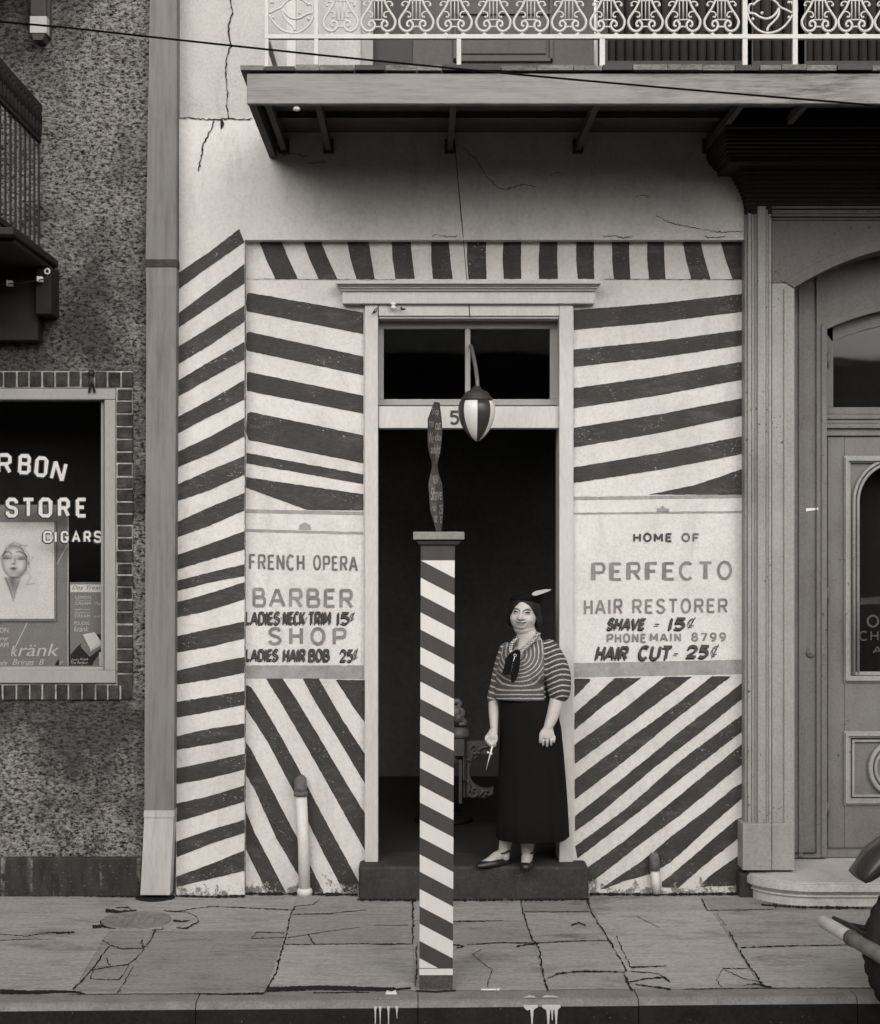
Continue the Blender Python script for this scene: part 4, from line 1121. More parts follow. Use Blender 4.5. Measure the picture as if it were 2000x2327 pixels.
# the iron gallery over the window
gx = -2.205
gal = part('gallery', M_leaddark, store, lambda b: (b.box(-4.6, gx + .11, -1.0, .0, 3.66, 3.70), b.box(-4.6, gx + .09, -.9, -.04, 3.63, 3.6595),
      b.box(gx + .025, gx + .115, -.20, -.001, 3.36, 3.629), b.box(-4.6, gx + .02, -.12, -.001, 3.22, 3.628), b.box(gx - .30, gx - .21, -.5, -.121, 3.36, 3.628)), bevel=.006)
def grail(b):
    b.box(gx - .012, gx + .012, -1.0, -.005, 3.745, 3.775)
    b.box(gx - .016, gx + .016, -1.0, .0, 4.565, 4.605)
    b.box(gx - .012, gx + .012, -1.0, -.004, 4.385, 4.41)
    for i in range(10):
        y_ = -.02 - i * .104; b.box(gx - .0045, gx + .0045, y_ - .008, y_ + .008, 3.70, 4.40)
    for i in range(12):
        y_ = -.06 - i * .078
        b.tube([(gx, y_ + .036 * math.cos(a * .7), 4.487 + .072 * math.sin(a * .7)) for a in range(10)], .022, 6)
        b.tube([(gx, y_ - .036, 4.41), (gx, y_ + .02, 4.565)], .016, 6)
    b.box(-4.6, gx, -1.0, -.985, 4.565, 4.605); b.box(-4.6, gx, -1.0, -.985, 3.745, 3.775)
    for i in range(1, 28): b.box(gx - i * .085 - .008, gx - i * .085 + .008, -1.0, -.985, 3.70, 4.57)
part('railing', M_leaddark, gal, grail)
part('unseen_upper_gallery', M_under, store, lambda b: b.box(-4.9, X(64, 0), -1.1, 0, 5.35, 5.5))  # overhang out of view, added to shade the wall's upper left
def strut(b):
    b.pbox(70, -200, 104, 36, -.09, 0, 0); b.pbox(104.5, -200, 113, 84, -.05, 0, 0)
    b.prism([P(70, 74.5, -.11), P(104, 74.5, -.11), P(96, 90, -.11), P(76, 90, -.11)], .11, 0)
part('gallery_post', M_under, store, strut)
part('post_block', M_frame, store, lambda b: b.pbox(68, 36.5, 106, 74, -.115, 0))
def cleat(px, py, lab):
    o = MB(); c = P(px, py, -.22)
    o.pbox(px - 7, py - 6, px + 7, py + 6, -.245, -.21); o.box(c.x - .004, c.x + .004, -.26, -.24, c.z - .018, c.z + .012)
    return tag(o.build('insulator', M_porc, loc=c, bevel=.003), lab, 'insulator', 'porcelain insulators')
cleat(20, 643, 'white porcelain cleat at the far left end of the wire under the iron gallery')
cleat(89, 634, 'white porcelain cleat beside the ring at the corner under the iron gallery')
m = MB(); c = P(108, 617, -.215)
m.tube([c + Vector((.014 * math.cos(R(a)), -.008, .014 * math.sin(R(a)))) for a in range(0, 361, 24)], .0048, 8)
tag(m.build('porcelain_ring', M_porc, loc=c), 'white porcelain ring fixed at the corner of the dark gallery box', 'ring')
m = MB(); m.tube([P(-40, 648, -.25), P(20, 645, -.25), P(60, 641, -.25), P(89, 636, -.25), P(104, 634, -.24), P(111, 624, -.235)], .004, 6)
tag(m.build('lead_wire', M_black, loc=P(20, 645, -.25)), 'thin black wire strung between the porcelain cleats under the gallery', 'wire')
m = MB()
for sx in (-1, 1): m.tube([P(208, 846, -.03), P(208 + sx * 2, 868, -.04), P(209 + sx * 6, 892, -.03)], .007, 7)
m.ball(P(208, 848, -.03), .02)
tag(m.build('iron_bracket', M_black, loc=P(208, 846, -.03)), 'small forked black iron hook above the store window', 'hook')

# show cards behind the store glass
M_card = letter_paint('grey_show_card', .25, .1); M_cardw = letter_paint('cream_card', .78, .04); M_cardl = letter_paint('card_lettering', .66, .06)
M_mat1 = letter_paint('picture_frame_grey', .24, .1); M_ink = letter_paint('drawing_ink', .06, .3); M_wash = letter_paint('drawing_wash', .27, .2); M_wash2 = letter_paint('drawing_wash_dark', .13, .3)
CY = .20
q = crop(0, 1080, 300 / 1295)
card = MB()
card.pbox(-420, 1147, 155.5, 1526, CY, CY + .012, 0)
card.pbox(-160, 1183, 127.5, 1412, CY - .012, CY - .001, 2)
card.pbox(-150, 1187, 123, 1406, CY - .016, CY - .0125, 1)
card.pbox(153.6, 1176, 155.6, 1525, CY - .003, CY + .002, 3)
yy = CY - .017
def gs(u, v, cu, cv, su, sv): return math.exp(-((u - cu) / su) ** 2 - ((v - cv) / sv) ** 2)
def stroke(u, v, pts, w):
    best = 1e9
    for (a, b), (c, d) in zip(pts, pts[1:]):
        L = (c - a) ** 2 + (d - b) ** 2; t = min(max(((u - a) * (c - a) + (v - b) * (d - b)) / L, 0), 1)
        best = min(best, (u - a - t * (c - a)) ** 2 + (v - b - t * (d - b)) ** 2)
    return math.exp(-best / (w * w))
WISPS = [[(40, 770), (60, 700), (140, 655), (220, 690)], [(190, 680), (230, 740), (250, 700)], [(255, 740), (290, 800), (280, 870), (300, 930)], [(280, 870), (330, 800)], [(265, 930), (300, 1000), (260, 1075), (340, 1060)], [(215, 690), (270, 690)], [(90, 690), (140, 665)], [(10, 790), (0, 850)]]
BROWS = [[(20, 790), (50, 755), (90, 750), (110, 768)], [(160, 752), (200, 750), (240, 770), (262, 800)]]
def ink(u, v):
    e = math.hypot((u - 140) / 128, (v - 850) / 168 if v < 850 else (v - 850) / 160)
    d = 0
    inside = max(0, min(1, (1.03 - e) / .06))
    d += inside * (.13 + .30 * max(0, e - .62) / .4 + .10 * gs(u, v, 175, 960, 60, 40) - .10 * gs(u, v, 90, 890, 40, 45) - .12 * gs(u, v, 200, 895, 30, 40) - .12 * gs(u, v, 140, 740, 70, 40) - .12 * gs(u, v, 140, 985, 40, 18) - .1 * gs(u, v, 120, 820, 10, 40))
    d += .34 * gs(u, v, 68, 800, 38, 14) + .34 * gs(u, v, 207, 806, 38, 14) + .6 * gs(u, v, 66, 818, 36, 7) + .6 * gs(u, v, 205, 824, 36, 7)
    d += .25 * gs(u, v, 112, 800, 10, 28) + .32 * gs(u, v, 146, 840, 9, 34) + .55 * gs(u, v, 128, 869, 20, 7)
    d += .75 * gs(u, v, 130, 912, 34, 9) + .45 * gs(u, v, 130, 926, 24, 8) + .18 * gs(u, v, 130, 948, 26, 7)
    for b in BROWS: d += .55 * stroke(u, v, b, 5)
    for wv in WISPS: d += .22 * stroke(u, v, wv, 7)
    d += .25 * stroke(u, v, [(262, 800), (272, 880), (245, 960), (190, 1010)], 14)
    if v > 990:
        t = (v - 1000) / 230; c = 118 + 18 * t; hw = 92 * (1 - t) + 6
        d += max(0, 1 - abs(u - c) / hw) ** .7 * .55 * max(0, 1 - t) ** .5 * (1 if v > 1010 else max(0, (v - 990) / 20)) if t < 1 else 0
        d += .35 * stroke(u, v, [(55, 1010), (95, 1110), (130, 1235)], 7) + .2 * stroke(u, v, [(185, 1040), (155, 1120), (140, 1200)], 9)
    d += .10 * gs(u, v, 150, 690, 80, 40) + .10 * gs(u, v, 170, 1080, 120, 60)
    return min(max(d, 0), .97)
nu, nv = 100, 150; us = [-20 + 390 * i / nu for i in range(nu + 1)]; vs_ = [630 + 640 * i / nv for i in range(nv + 1)]
gm = MB(); gm.add([P(*q(u, v), yy - .0006) for v in vs_ for u in us], [(r * (nu + 1) + c_, r * (nu + 1) + c_ + 1, (r + 1) * (nu + 1) + c_ + 1, (r + 1) * (nu + 1) + c_) for r in range(nv) for c_ in range(nu)])
INK = [ink(u, v) for v in vs_ for u in us]
y2 = CY - .002
card.ribbon([q(660, 685), q(557, 875)], .9, y2, 3); card.ribbon([q(270, 1440), q(135, 1715)], 1.0, y2, 3)
script(card, 'Loveliness', 30, 130, 1156, 1178, y2, 5)
script(card, 'k', 24.5, 40, 1467, 1491, y2, 3, .25); script(card, 'ränk', 41, 134, 1463, 1491, y2 - .0005, 3, .25)
script(card, 'aily', -2, 18, 1500, 1516, y2, 3); script(card, 'Brings', 28, 78, 1498, 1515, y2 - .0005, 3); script(card, 'Beauty', 88, 144, 1498, 1515, y2, 3)
script(card, 'ON', -1, 19, 1426, 1438, y2, 3, 0); script(card, 'ing', -4, 19, 1447, 1456, y2, 3, .2); script(card, 'AM', -1, 19, 1460, 1471, y2, 3, 0)
loc = P(10, 1526, CY)
big_card = card.build('show_card', [M_card, M_cardw, M_mat1, M_cardl, M_ink, M_wash, M_wash2], loc=loc)
pt = NT('portrait_print'); pa = pt.n('ShaderNodeAttribute'); pa.attribute_name = 'ink'
M_print = pt.done(pt.ramp(pa.outputs['Fac'], [(0, .78), (.5, .25), (1, .03)]), .8, .2)
pic = gm.build('portrait', M_print, big_card)
ia = pic.data.attributes.new('ink', 'FLOAT', 'POINT')
for k_, d_ in enumerate(INK): ia.data[k_].value = d_
tag(big_card, 'large grey advertising card with a drawn woman face in the store window', 'show card')
card = MB()
card.pbox(159, 1323, 262, 1526, CY - .03, CY - .02, 0)
y2 = CY - .032
card.paint([q(690, 1072), q(1110, 1072), q(1110, 1146), q(690, 1146)], y2, 1, .1, 20)
script(card, 'Day Treatment', 164, 262, 1331, 1342, y2 - .001, 4)
for txt, u0, u1, v0, v1, sh in (('LEMON', 740, 893, 1182, 1212, 0), ('cleansing', 740, 890, 1220, 1236, .2), ('CREAM', 738, 888, 1242, 1272, 0), ('Then', 930, 1010, 1245, 1275, .4), ('needs Lemon', 735, 885, 1305, 1325, .1), ('foundation', 738, 880, 1336, 1356, .1),
                               ('CREAM', 733, 882, 1366, 1396, 0), ('And', 915, 985, 1372, 1396, .4), ('POUDRE', 727, 875, 1434, 1468, 0), ('kränk', 724, 868, 1478, 1535, .3)):
    a0, b0 = q(u0, v0); a1, b1 = q(u1, v1); script(card, txt, a0, a1, b0, b1, y2, 3, sh)
pc = lambda pts, mi, o: card.paint([q(*p) for p in pts], y2 - o, mi, .1, 20)
pc([(690, 1760), (760, 1680), (830, 1620), (960, 1560), (1110, 1545), (1110, 1925), (690, 1925)], 4, .0004)
pc([(812, 1560), (930, 1540), (998, 1640), (885, 1705)], 1, .0012); pc([(800, 1640), (870, 1700), (885, 1705), (998, 1640), (998, 1690), (880, 1780), (790, 1680)], 2, .0010)
pc([(812, 1562), (885, 1705), (880, 1735), (800, 1635)], 2, .0014); pc([(885, 1705), (998, 1640), (998, 1662), (884, 1730)], 3, .0016)
pc([(885, 1925), (920, 1830), (970, 1760), (1040, 1710), (1110, 1700), (1110, 1925)], 2, .0018); pc([(972, 1740), (1028, 1730), (1028, 1880), (975, 1920)], 1, .0022)
for txt, u0, u1, v0, v1 in (('Poudre', 700, 775, 1800, 1818), ('Krank', 785, 868, 1792, 1815), ('The Perfect', 695, 860, 1825, 1852), ('finishing Touch', 700, 865, 1862, 1885)):
    a0, b0 = q(u0, v0); a1, b1 = q(u1, v1); script(card, txt, a0, a1, b0, b1, y2 - .001, 3, .35)
tag(card.build('show_card', [M_card, M_cardw, M_mat1, M_cardl, M_black], loc=P(210, 1526, CY - .03)), 'narrow treatment card with a drawn powder box at the window right edge', 'show card')
m = MB()
yb_ = GY + .05
tl, trr, br, bl = q(430, 1818), q(560, 1815), q(500, 1925), q(425, 1925)
m.prism([P(*q(430, 1818), yb_), P(*q(565, 1815), yb_), P(*q(500, 1926), yb_), P(*q(428, 1926), yb_)], .03, 0)
m.prism([P(*q(566, 1815), yb_ + .01), P(*q(572, 1830), yb_ + .01), P(*q(568, 1926), yb_ + .01), P(*q(503, 1926), yb_ + .01)], .03, 1)
tag(m.build('folded_leaflet', [M_mat1, M_black], loc=P(*q(500, 1926), yb_)), 'small folded grey leaflet standing before the large show card', 'leaflet')

# ------------------------------------------------------------------ building on the right with the arched doorway
M_sur = old_paint('grey_surround_paint', .29, 1.0)
M_sur3 = old_paint('dark_surround_paint', .13, .6)  # darker than the jambs: spandrel, arch trim and head rails
M_sur2 = old_paint('grey_door_paint', .165, .7)
M_corn = simple('dark_cornice', .022, .3, 6, .8, .2)  # one even near-black tone for cornice and opposite roof
nb_ = thing('neighbour_building', 'grey doorway building with arched panelled door and heavy dark cornice beside the barber shop', 'building', (3.2, .3, 0))
def arch_pts(y, xc, yc, r, hw, n=20):
    """arch line in photograph pixels, left springing to right springing"""
    a = math.asin(hw / r)
    return [(xc + r * math.sin(-a + 2 * a * i / n), yc - r * math.cos(-a + 2 * a * i / n)) for i in range(n + 1)]
def surround(b):
    def post_(p0, p1, yy, y0=500.0, bot=1871):
        b.pbox(p0, y0, p1, bot, yy, .2)
    prof = [(1693, 1700, -.02), (1700, 1708, -.045), (1708, 1716, -.030), (1716, 1722, -.04), (1722, 1741, -.060), (1741, 1746, -.048), (1746, 1754, -.035)]
    for i, (p0, p1, yy) in enumerate(prof):
        t = 500 - (p0 - 1693) * .0
        b.pbox(p0, 468, p1 - .3, 1871, yy, .2)
    b.pbox(1754.3, 643.6, 1806, 1978, -.02, .28)
    b.pbox(1782, 655, 1805.7, 1976, -.032, -.0205)
    b.pbox(1688, 1871.5, 1753, 1978, -.075, .2); b.pbox(1753.3, 1871.5, 1806, 1978, -.045, -.033)
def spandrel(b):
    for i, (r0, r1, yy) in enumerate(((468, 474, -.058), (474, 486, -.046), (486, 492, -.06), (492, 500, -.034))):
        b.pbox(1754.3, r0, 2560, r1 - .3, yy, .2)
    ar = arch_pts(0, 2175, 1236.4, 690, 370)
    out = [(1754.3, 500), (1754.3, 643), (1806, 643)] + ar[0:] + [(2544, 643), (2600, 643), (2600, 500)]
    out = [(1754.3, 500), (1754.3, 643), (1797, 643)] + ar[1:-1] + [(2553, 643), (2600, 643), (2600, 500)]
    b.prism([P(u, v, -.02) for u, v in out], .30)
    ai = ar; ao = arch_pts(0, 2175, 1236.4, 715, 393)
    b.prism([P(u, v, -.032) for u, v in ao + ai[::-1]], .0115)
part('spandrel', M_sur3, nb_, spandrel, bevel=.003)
part('door_surround', M_sur, nb_, surround, bevel=.004)
IY = .32
def inner(b):
    ar = arch_pts(0, 2129, 1283, 590, 249)
    out = [(1740, 560), (1740, 1950), (1880, 1950)] + ar + [(2378, 1950), (2560, 1950), (2560, 560)]
    b.prism([P(u, v, IY) for u, v in out], .12)
    ar2 = arch_pts(0, 2129, 1283, 605, 262)
    b.prism([P(u, v, IY - .012) for u, v in [(1867, 1948)] + ar2 + [(2391, 1948), (2378, 1948)] + ar[::-1] + [(1880, 1948)]], .0119)
    b.pbox(1815, 655, 1826, 1948, IY - .012, IY)
part('inner_frame', M_sur2, nb_, inner, bevel=.004)
DY = .40
def trans(b):
    ai = arch_pts(0, 2117, 1289, 560, 226, 16)
    b.pbox(1872, 925.3, 2362, 941, DY, DY + .05)
    b.pbox(1860, 640, 1894, 925, DY, DY + .05)
    ao = arch_pts(0, 2117, 1289, 600, 250, 16)
    b.prism([P(u, v, DY) for u, v in ao + ai[::-1]], .05)
    b.pbox(1872, 941.5, 2362, 952, DY - .03, DY + .05); b.pbox(1872, 952.3, 2362, 962, DY - .015, DY + .05); b.pbox(1872, 962.3, 2362, 973, DY - .045, DY + .05); b.pbox(1872, 973.3, 2362, 990, DY - .02, DY + .05)
tw = part('transom_window', M_sur2, nb_, trans, bevel=.003)
part('pane', glass('transom_glass', .03, .03), tw, lambda b: b.pbox(1893, 690, 2350, 926, DY + .02, DY + .026))
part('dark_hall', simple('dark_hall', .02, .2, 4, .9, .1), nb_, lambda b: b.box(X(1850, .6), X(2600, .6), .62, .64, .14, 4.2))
dl_, dr_ = 1881, 2120
def leaf(b):
    top, bot = 992, 1927
    gl, gr, gt, gb = 1946, 2116, 1050, 1528
    # stiles and rails round the glass and the lower panel
    b.pbox(dl_, top, 1919, bot, DY, DY + .05); b.pbox(1919.2, top, 2190, 1040, DY, DY + .05); b.pbox(1919.2, 1550, 2190, 1664, DY, DY + .05)
    b.pbox(1919.2, 1828, 2190, bot, DY, DY + .05); b.pbox(2145, 1040, 2190, 1828, DY + .001, DY + .05)
    b.pbox(1919, 1664, 2146, 1828, DY + .018, DY + .04)
door = part('door', M_sur2, nb_, leaf, bevel=.004)
def mould_frames(b):
    def fr(l, t, r, bt, steps):
        for (o0, o1, yy) in steps:
            b.pbox(l + o0, t + o0, r - o0, t + o1, yy, DY + .03); b.pbox(l + o0, bt - o1, r - o0, bt - o0, yy, DY + .03)
            b.pbox(l + o0, t + o1 + .1, l + o1, bt - o1 - .1, yy, DY + .03); b.pbox(r - o1, t + o1 + .1, r - o0, bt - o1 - .1, yy, DY + .03)
    fr(1918, 1036, 2146, 1551, ((0, 4, DY - .012), (4, 11, DY - .03), (11, 15, DY - .012)))
    fr(1918, 1662, 2146, 1830, ((0, 4, DY - .012), (4, 11, DY - .03), (11, 15, DY - .012), (19, 24, DY - .002)))
    # oval boss on the lower panel and the round arch of the glass
    ce = P(2034, 1746, DY)
    b.tube([P(2034 + 56 * math.cos(R(a)), 1746 + 60 * math.sin(R(a)), DY) for a in range(0, 361, 10)], .016, 8)
    b.tube([P(2034 + 44 * math.cos(R(a)), 1746 + 48 * math.sin(R(a)), DY + .005) for a in range(0, 361, 10)], .011, 8)
    for rr, yy in ((0, DY - .008), (9, DY + .004)):
        pts = [(1941 + rr, 1534)] + [(2031 + (90 - rr) * math.cos(R(a)), 1140 + (96 - rr) * math.sin(R(a))) for a in range(180, 361, 8)] + [(2121 - rr, 1534)]
        b.tube([P(u, v, yy) for u, v in pts], .0105, 8)
    b.pbox(1936, 1527, 2126, 1534, DY - .004, DY + .03)
part('moulding', M_sur, door, mould_frames)
def spand(b):
    pts = [(1932, 1050), (1932, 1140)] + [(2031 + 92 * math.cos(R(a)), 1140 + 97 * math.sin(R(a))) for a in range(180, 361, 10)] + [(2132, 1140), (2132, 1050)]
    b.prism([P(u, v, DY + .012) for u, v in pts], .02)
    b.pbox(1932, 1140.5, 1942, 1536, DY + .012, DY + .03); b.pbox(2122, 1140.5, 2132, 1536, DY + .012, DY + .03); b.pbox(1932, 1534, 2132, 1537, DY + .013, DY + .03)
part('glass_surround', M_sur2, door, spand)
pn = part('pane', M_glass, door, lambda b: b.pbox(1940, 1042, 2126, 1535, DY + .022, DY + .027))
def dtext(b, row):
    for txt, x0, x1, yt, yb, t in ((('OPEN', 1971, 2092, 1399, 1424, 4.4), ('CHINESE', 1954, 2098, 1435, 1455, 3.2), ('AMER', 1985, 2070, 1470, 1484, 2.6))[row],):
        write(b, txt, x0, x1, yt, yb, t, DY + .0205, 0, wob=0, gap=.3)
M_gilt = letter_paint('dull_gilt', .075, .2)
for rw in (0, 1, 2): part('window_lettering', M_gilt, door, lambda b: dtext(b, rw))
for py in (1352, 1838, 818):
    part('hinge', M_rust, door, lambda b: (b.tube([P(1881, py - 17, DY - .014), P(1881, py + 17, DY - .014)], .0095, 8), b.pbox(1875, py - 19, 1880, py - 2, DY - .006, DY)))
part('bell', M_rust, nb_, lambda b: (b.lathe(P(1843, 1484, IY - .002) * 1, [(.03, 0), (.028, -.006), (.012, -.01)], 16, 0, 'y'), b.ball(P(1843, 1484, IY - .012), .011, .006, .011)))
part('paper_scrap', M_cardw, nb_, lambda b: b.prism([P(1832, 1155, IY - .002), P(1859, 1154, IY - .002), P(1860, 1158, IY - .002), P(1832, 1162, IY - .002)], .0015))
part('sill', M_sur2, nb_, lambda b: b.pbox(1880, 1931, 2400, 1948, DY - .04, DY + .1))
# heavy cornice over the doorway
def corn(b):
    pf = [(3.965, .0, .0)]
    for k_ in range(10):
        t = k_ / 9; pf.append((3.985 + .20 * t, .03 + .20 * (t * t * .6 + t * .4), .005 + .085 * (t * t * .7 + t * .3)))
    pf += [(4.19, .33, .16), (4.205, .34, .165)]
    for k_ in range(7):
        t = k_ / 6; pf.append((4.22 + .08 * t, .37 + .17 * math.sin(t * 1.57), .18 + .045 * math.sin(t * 1.57)))
    pf += [(4.32, .58, .23), (4.36, .58, .23)]
    xL = 1.905
    for (z0, dy, dx), (z1, _, _) in zip(pf, pf[1:]):
        b.box(xL - dx, 6, -.02 - dy, .02, z0, z1 - .0005)
    b.box(1.9, 6, -.045, .02, Zp(468, -.03) + .001, 3.9645)
part('cornice', M_corn, nb_, corn, bevel=.003)
m = MB(); m.box(4.17, 6.0, -.02, .3, .0, 3.95); m.build('wall', M_sur, nb_)
# marble step
M_marble = old_paint('worn_marble', .50, .4)
def stepfn(b):
    xl2 = 1.935
    def outline(o):
        pts = [(5.6, .4), (5.6, -.262 - o)] 
        for a in range(0, 91, 6):
            pts.append((xl2 + .33 - (.33 + o) * math.sin(R(a)), .0 - (.262 + o) * math.cos(R(a))))
        pts += [(xl2 - o, .4)]
        return pts[::-1]
    for o, z0, z1 in ((.0, -.02, .052), (.012, .0522, .064), (.004, .0642, .078), (.022, .0782, .088), (.034, .0882, .128), (.028, .1282, .136), (.016, .1362, .141)):
        b.zprism(outline(o), z0, z1)
part('marble_step', M_marble, nb_, stepfn, bevel=.004)
part('corner_stone', M_stone, nb_, lambda b: b.box(X(1680, -.03), X(1716, -.03), -.05, .066, -.01, .14), bevel=.012)

# ------------------------------------------------------------------ barber's chair inside the doorway
BCY = 1.0
M_chair = simple('carved_dark_wood', .10, .3, 18, .5, .4, 40, .003); M_chair2 = simple('worn_leather', .13, .35, 14, .45, .45, 40, .004)
ch = thing('barber_chair', 'carved dark barber chair with scrolled side panel standing inside the doorway', 'chair', P(1090, 1890, BCY))
q = crop(1000, 1560, 200 / 1381)
def side(b):
    cc = (740, 1330)
    arcp = [(cc[0] + 285 * math.cos(R(a)), cc[1] + 275 * math.sin(R(a))) for a in range(290, 69, -12)]
    out = [(415, 855), (835, 855)] + arcp + [(835, 1570), (830, 1690), (700, 1745), (420, 1735)]
    b.prism([P(*q(u, v), BCY) for u, v in out][::-1], .05)
    for sp in ([(470, 1180), (500, 1080), (470, 1000), (520, 920), (590, 960), (570, 1050), (510, 1040), (520, 985)], [(430, 1470), (470, 1580), (440, 1680), (520, 1730), (600, 1680), (560, 1590), (500, 1620), (520, 1670)], [(600, 1000), (660, 960), (760, 950)], [(620, 1720), (680, 1640), (760, 1640)]):
        b.tube([P(*q(u, v), BCY - .008) for u, v in spline(sp, 4)], .010, 6)
    for p in ((625, 985), (610, 1045), (450, 1150), (715, 1690), (440, 1490)): b.ball(P(*q(*p), BCY - .006), .014)
part('side_panel', M_chair, ch, side)
def chpost(b):
    for p0, p1, yy in ((385, 398, BCY - .03), (360, 384, BCY - .045), (400, 412, BCY - .03)): b.pbox(*q(p0, 880), *q(p1, 1480), yy, BCY + .05)
    b.pbox(*q(215, 830), *q(385, 1095), BCY - .06, BCY + .06)
    b.pbox(*q(295, 1150), *q(345, 1840), BCY - .03, BCY + .02)
    b.pbox(*q(345, 1480), *q(400, 1740), BCY + .02, BCY + .05)
part('frame', M_chair, ch, chpost, bevel=.004)
def arm(b):
    b.tube([P(*q(u, v), BCY - .02) for u, v in spline([(210, 250), (270, 225), (310, 260), (290, 330), (340, 370), (365, 430), (330, 470), (380, 540), (395, 580), (300, 590)], 4)], .017, 8)
    b.ball(P(*q(280, 480), BCY), .05, .05, .045); b.ball(P(*q(250, 420), BCY), .045, .05, .06)
    b.loft([(P(*q(300, 800), BCY), .07, .06, 0), (P(*q(305, 760), BCY), .075, .065, 0), (P(*q(310, 700), BCY), .062, .06, 0), (P(*q(310, 640), BCY), .045, .05, 0)])
part('armrest', M_chair2, ch, arm)
part('seat', M_chair2, ch, lambda b: b.box(P(*q(-250, 0), BCY).x, P(*q(400, 0), BCY).x, BCY + .07, BCY + .6, .60, .72), bevel=.02)
part('base', M_black, ch, lambda b: b.lathe((P(*q(60, 0), BCY).x, BCY + .34, .186), [(.2, 0), (.19, .03), (.06, .06), (.05, .42)], 20))
# ------------------------------------------------------------------ the woman on the step
Y0 = -.055
def W(px, py, dy=0.0): return P(px, py, Y0 + dy)
def solid(m, voxel, smooth=4, sf=.5):
    """one continuous skin over overlapping limbs"""
    me = bpy.data.meshes.new('tmp'); me.from_pydata(m.v, [], m.f); me.validate()
    o = bpy.data.objects.new('tmp', me); COL.objects.link(o)
    bm = bmesh.new(); bm.from_mesh(me); bmesh.ops.recalc_face_normals(bm, faces=bm.faces); bm.to_mesh(me); bm.free()
    r = o.modifiers.new('r', 'REMESH'); r.mode = 'VOXEL'; r.voxel_size = voxel; r.use_smooth_shade = True
    if smooth:
        s = o.modifiers.new('s', 'SMOOTH'); s.factor = sf; s.iterations = smooth
    dg = bpy.context.evaluated_depsgraph_get(); dg.update()
    res = bpy.data.meshes.new_from_object(o.evaluated_get(dg))
    bpy.data.objects.remove(o); bpy.data.meshes.remove(me)
    return res
def limb(m, pts, rs, n=14, flat=None):
    pts2 = spline([tuple(p) for p in pts], 5); k = len(pts2); rr = spline([(r,) for r in rs], 5)
    m.tube([Vector(p) for p in pts2], [r[0] for r in rr], n, flat=flat)
    m.ball(pts2[0], rs[0] * .98, n=n, m=8); m.ball(pts2[-1], rs[-1] * .98, n=n, m=8)

body = MB()
# torso under the clothes
body.loft([(W(1200, 1466, .02), .08, .06, 0), (W(1200, 1490, .01), .125, .085, 0), (W(1186, 1530, .0), .13, .11, 0), (W(1190, 1580, 0), .135, .11, 0), (W(1205, 1660, .01), .165, .125, 0), (W(1205, 1720, .01), .15, .12, 0)])
limb(body, [W(1203, 1476, .0), W(1199, 1452, -.005), W(1193, 1422, -.01)], [.068, .060, .058])
body.loft([(W(1200, 1436, -.008), .060, .060, 0), (W(1203, 1450, -.008), .068, .060, 0), (W(1203, 1464, -.008), .080, .062, 0), (W(1198, 1482, -.012), .095, .070, 0), (W(1196, 1510, -.012), .095, .085, 0)])
# head: face turned a little to the viewer's left and tilted
FC = W(1190, 1396.5, -.02)
hy = R(-14)
hd = Matrix.Rotation(hy, 3, 'Z') @ Matrix.Rotation(R(4), 3, 'Y')
def H(x, y, z): return FC + hd @ Vector((x, y, z))
body.ball(H(0, .012, .022), .077, .092, .098, 24, 18, rot=hd)
body.ball(H(0, -.012, -.022), .075, .072, .072, 20, 14, rot=hd); body.ball(H(.002, -.010, -.050), .064, .062, .050, 20, 14, rot=hd)        # cheeks and jaw
body.ball(H(-.034, -.045, -.022), .034, .030, .032, 14, 10, rot=hd); body.ball(H(.034, -.045, -.022), .034, .030, .032, 14, 10, rot=hd)
body.ball(H(0, -.042, -.062), .036, .034, .024, 14, 10, rot=hd)        # chin
body.ball(H(.008, .002, -.078), .061, .060, .046, 18, 12, rot=hd)     # fold under the chin
body.tube([H(0, -.075, .022), H(0, -.088, .004), H(0, -.101, -.014)], [.010, .0125, .0155], 10); body.ball(H(0, -.100, -.015), .0165, .015, .013, rot=hd)
for sx in (-1, 1):
    body.ball(H(sx * .0135, -.090, -.018), .0095, .0105, .008, rot=hd)
    body.ball(H(sx * .030, -.068, .034), .021, .010, .006, rot=hd)     # brow
    body.ball(H(sx * .030, -.068, .0135), .017, .011, .010, rot=hd)    # lids
body.ball(H(0, -.080, -.0385), .026, .010, .0065, rot=hd); body.ball(H(0, -.078, -.0495), .022, .010, .007, rot=hd)
for sx in (-1, 1): body.ball(H(sx * .078, .012, .0), .010, .016, .026, rot=hd)
# arms
ra = [W(1155, 1478, .03), W(1135, 1530, .05), W(1123, 1578, .05), W(1122, 1620, .0), W(1123, 1655, -.04)]
limb(body, ra, [.036, .036, .030, .029, .0215])
la = [W(1250, 1474, -.04), W(1266, 1525, -.06), W(1268, 1575, -.08), W(1258, 1620, -.11), W(1246, 1652, -.135)]
limb(body, la, [.040, .046, .043, .038, .027])
# her left hand, hanging with its back to us
hb = W(1246, 1652, -.135)
palm = [(W(1246, 1650, -.135), .026, .021, R(10)), (W(1245, 1660, -.142), .034, .019, R(10)), (W(1245, 1670, -.148), .040, .017, R(10)), (W(1245, 1677, -.150), .041, .015, R(10))]
body.loft(palm, n=20)
for i, (px, ln, r) in enumerate(((1235, 17.5, .0092), (1244, 20.5, .0094), (1253, 17, .0092), (1260, 12, .0080))):
    a_ = W(px, 1675, -.152 + .006 * abs(i - 1)); b_ = W(px - .6, 1675 + ln * .55, -.158); c_ = W(px - .8, 1675 + ln, -.147)
    limb(body, [a_, b_, c_], [r, r * .95, r * .8], 10)
limb(body, [W(1237, 1658, -.14), W(1230, 1668, -.15), W(1228.5, 1679, -.152), W(1227.5, 1687, -.146)], [.013, .011, .0095, .007], 10)
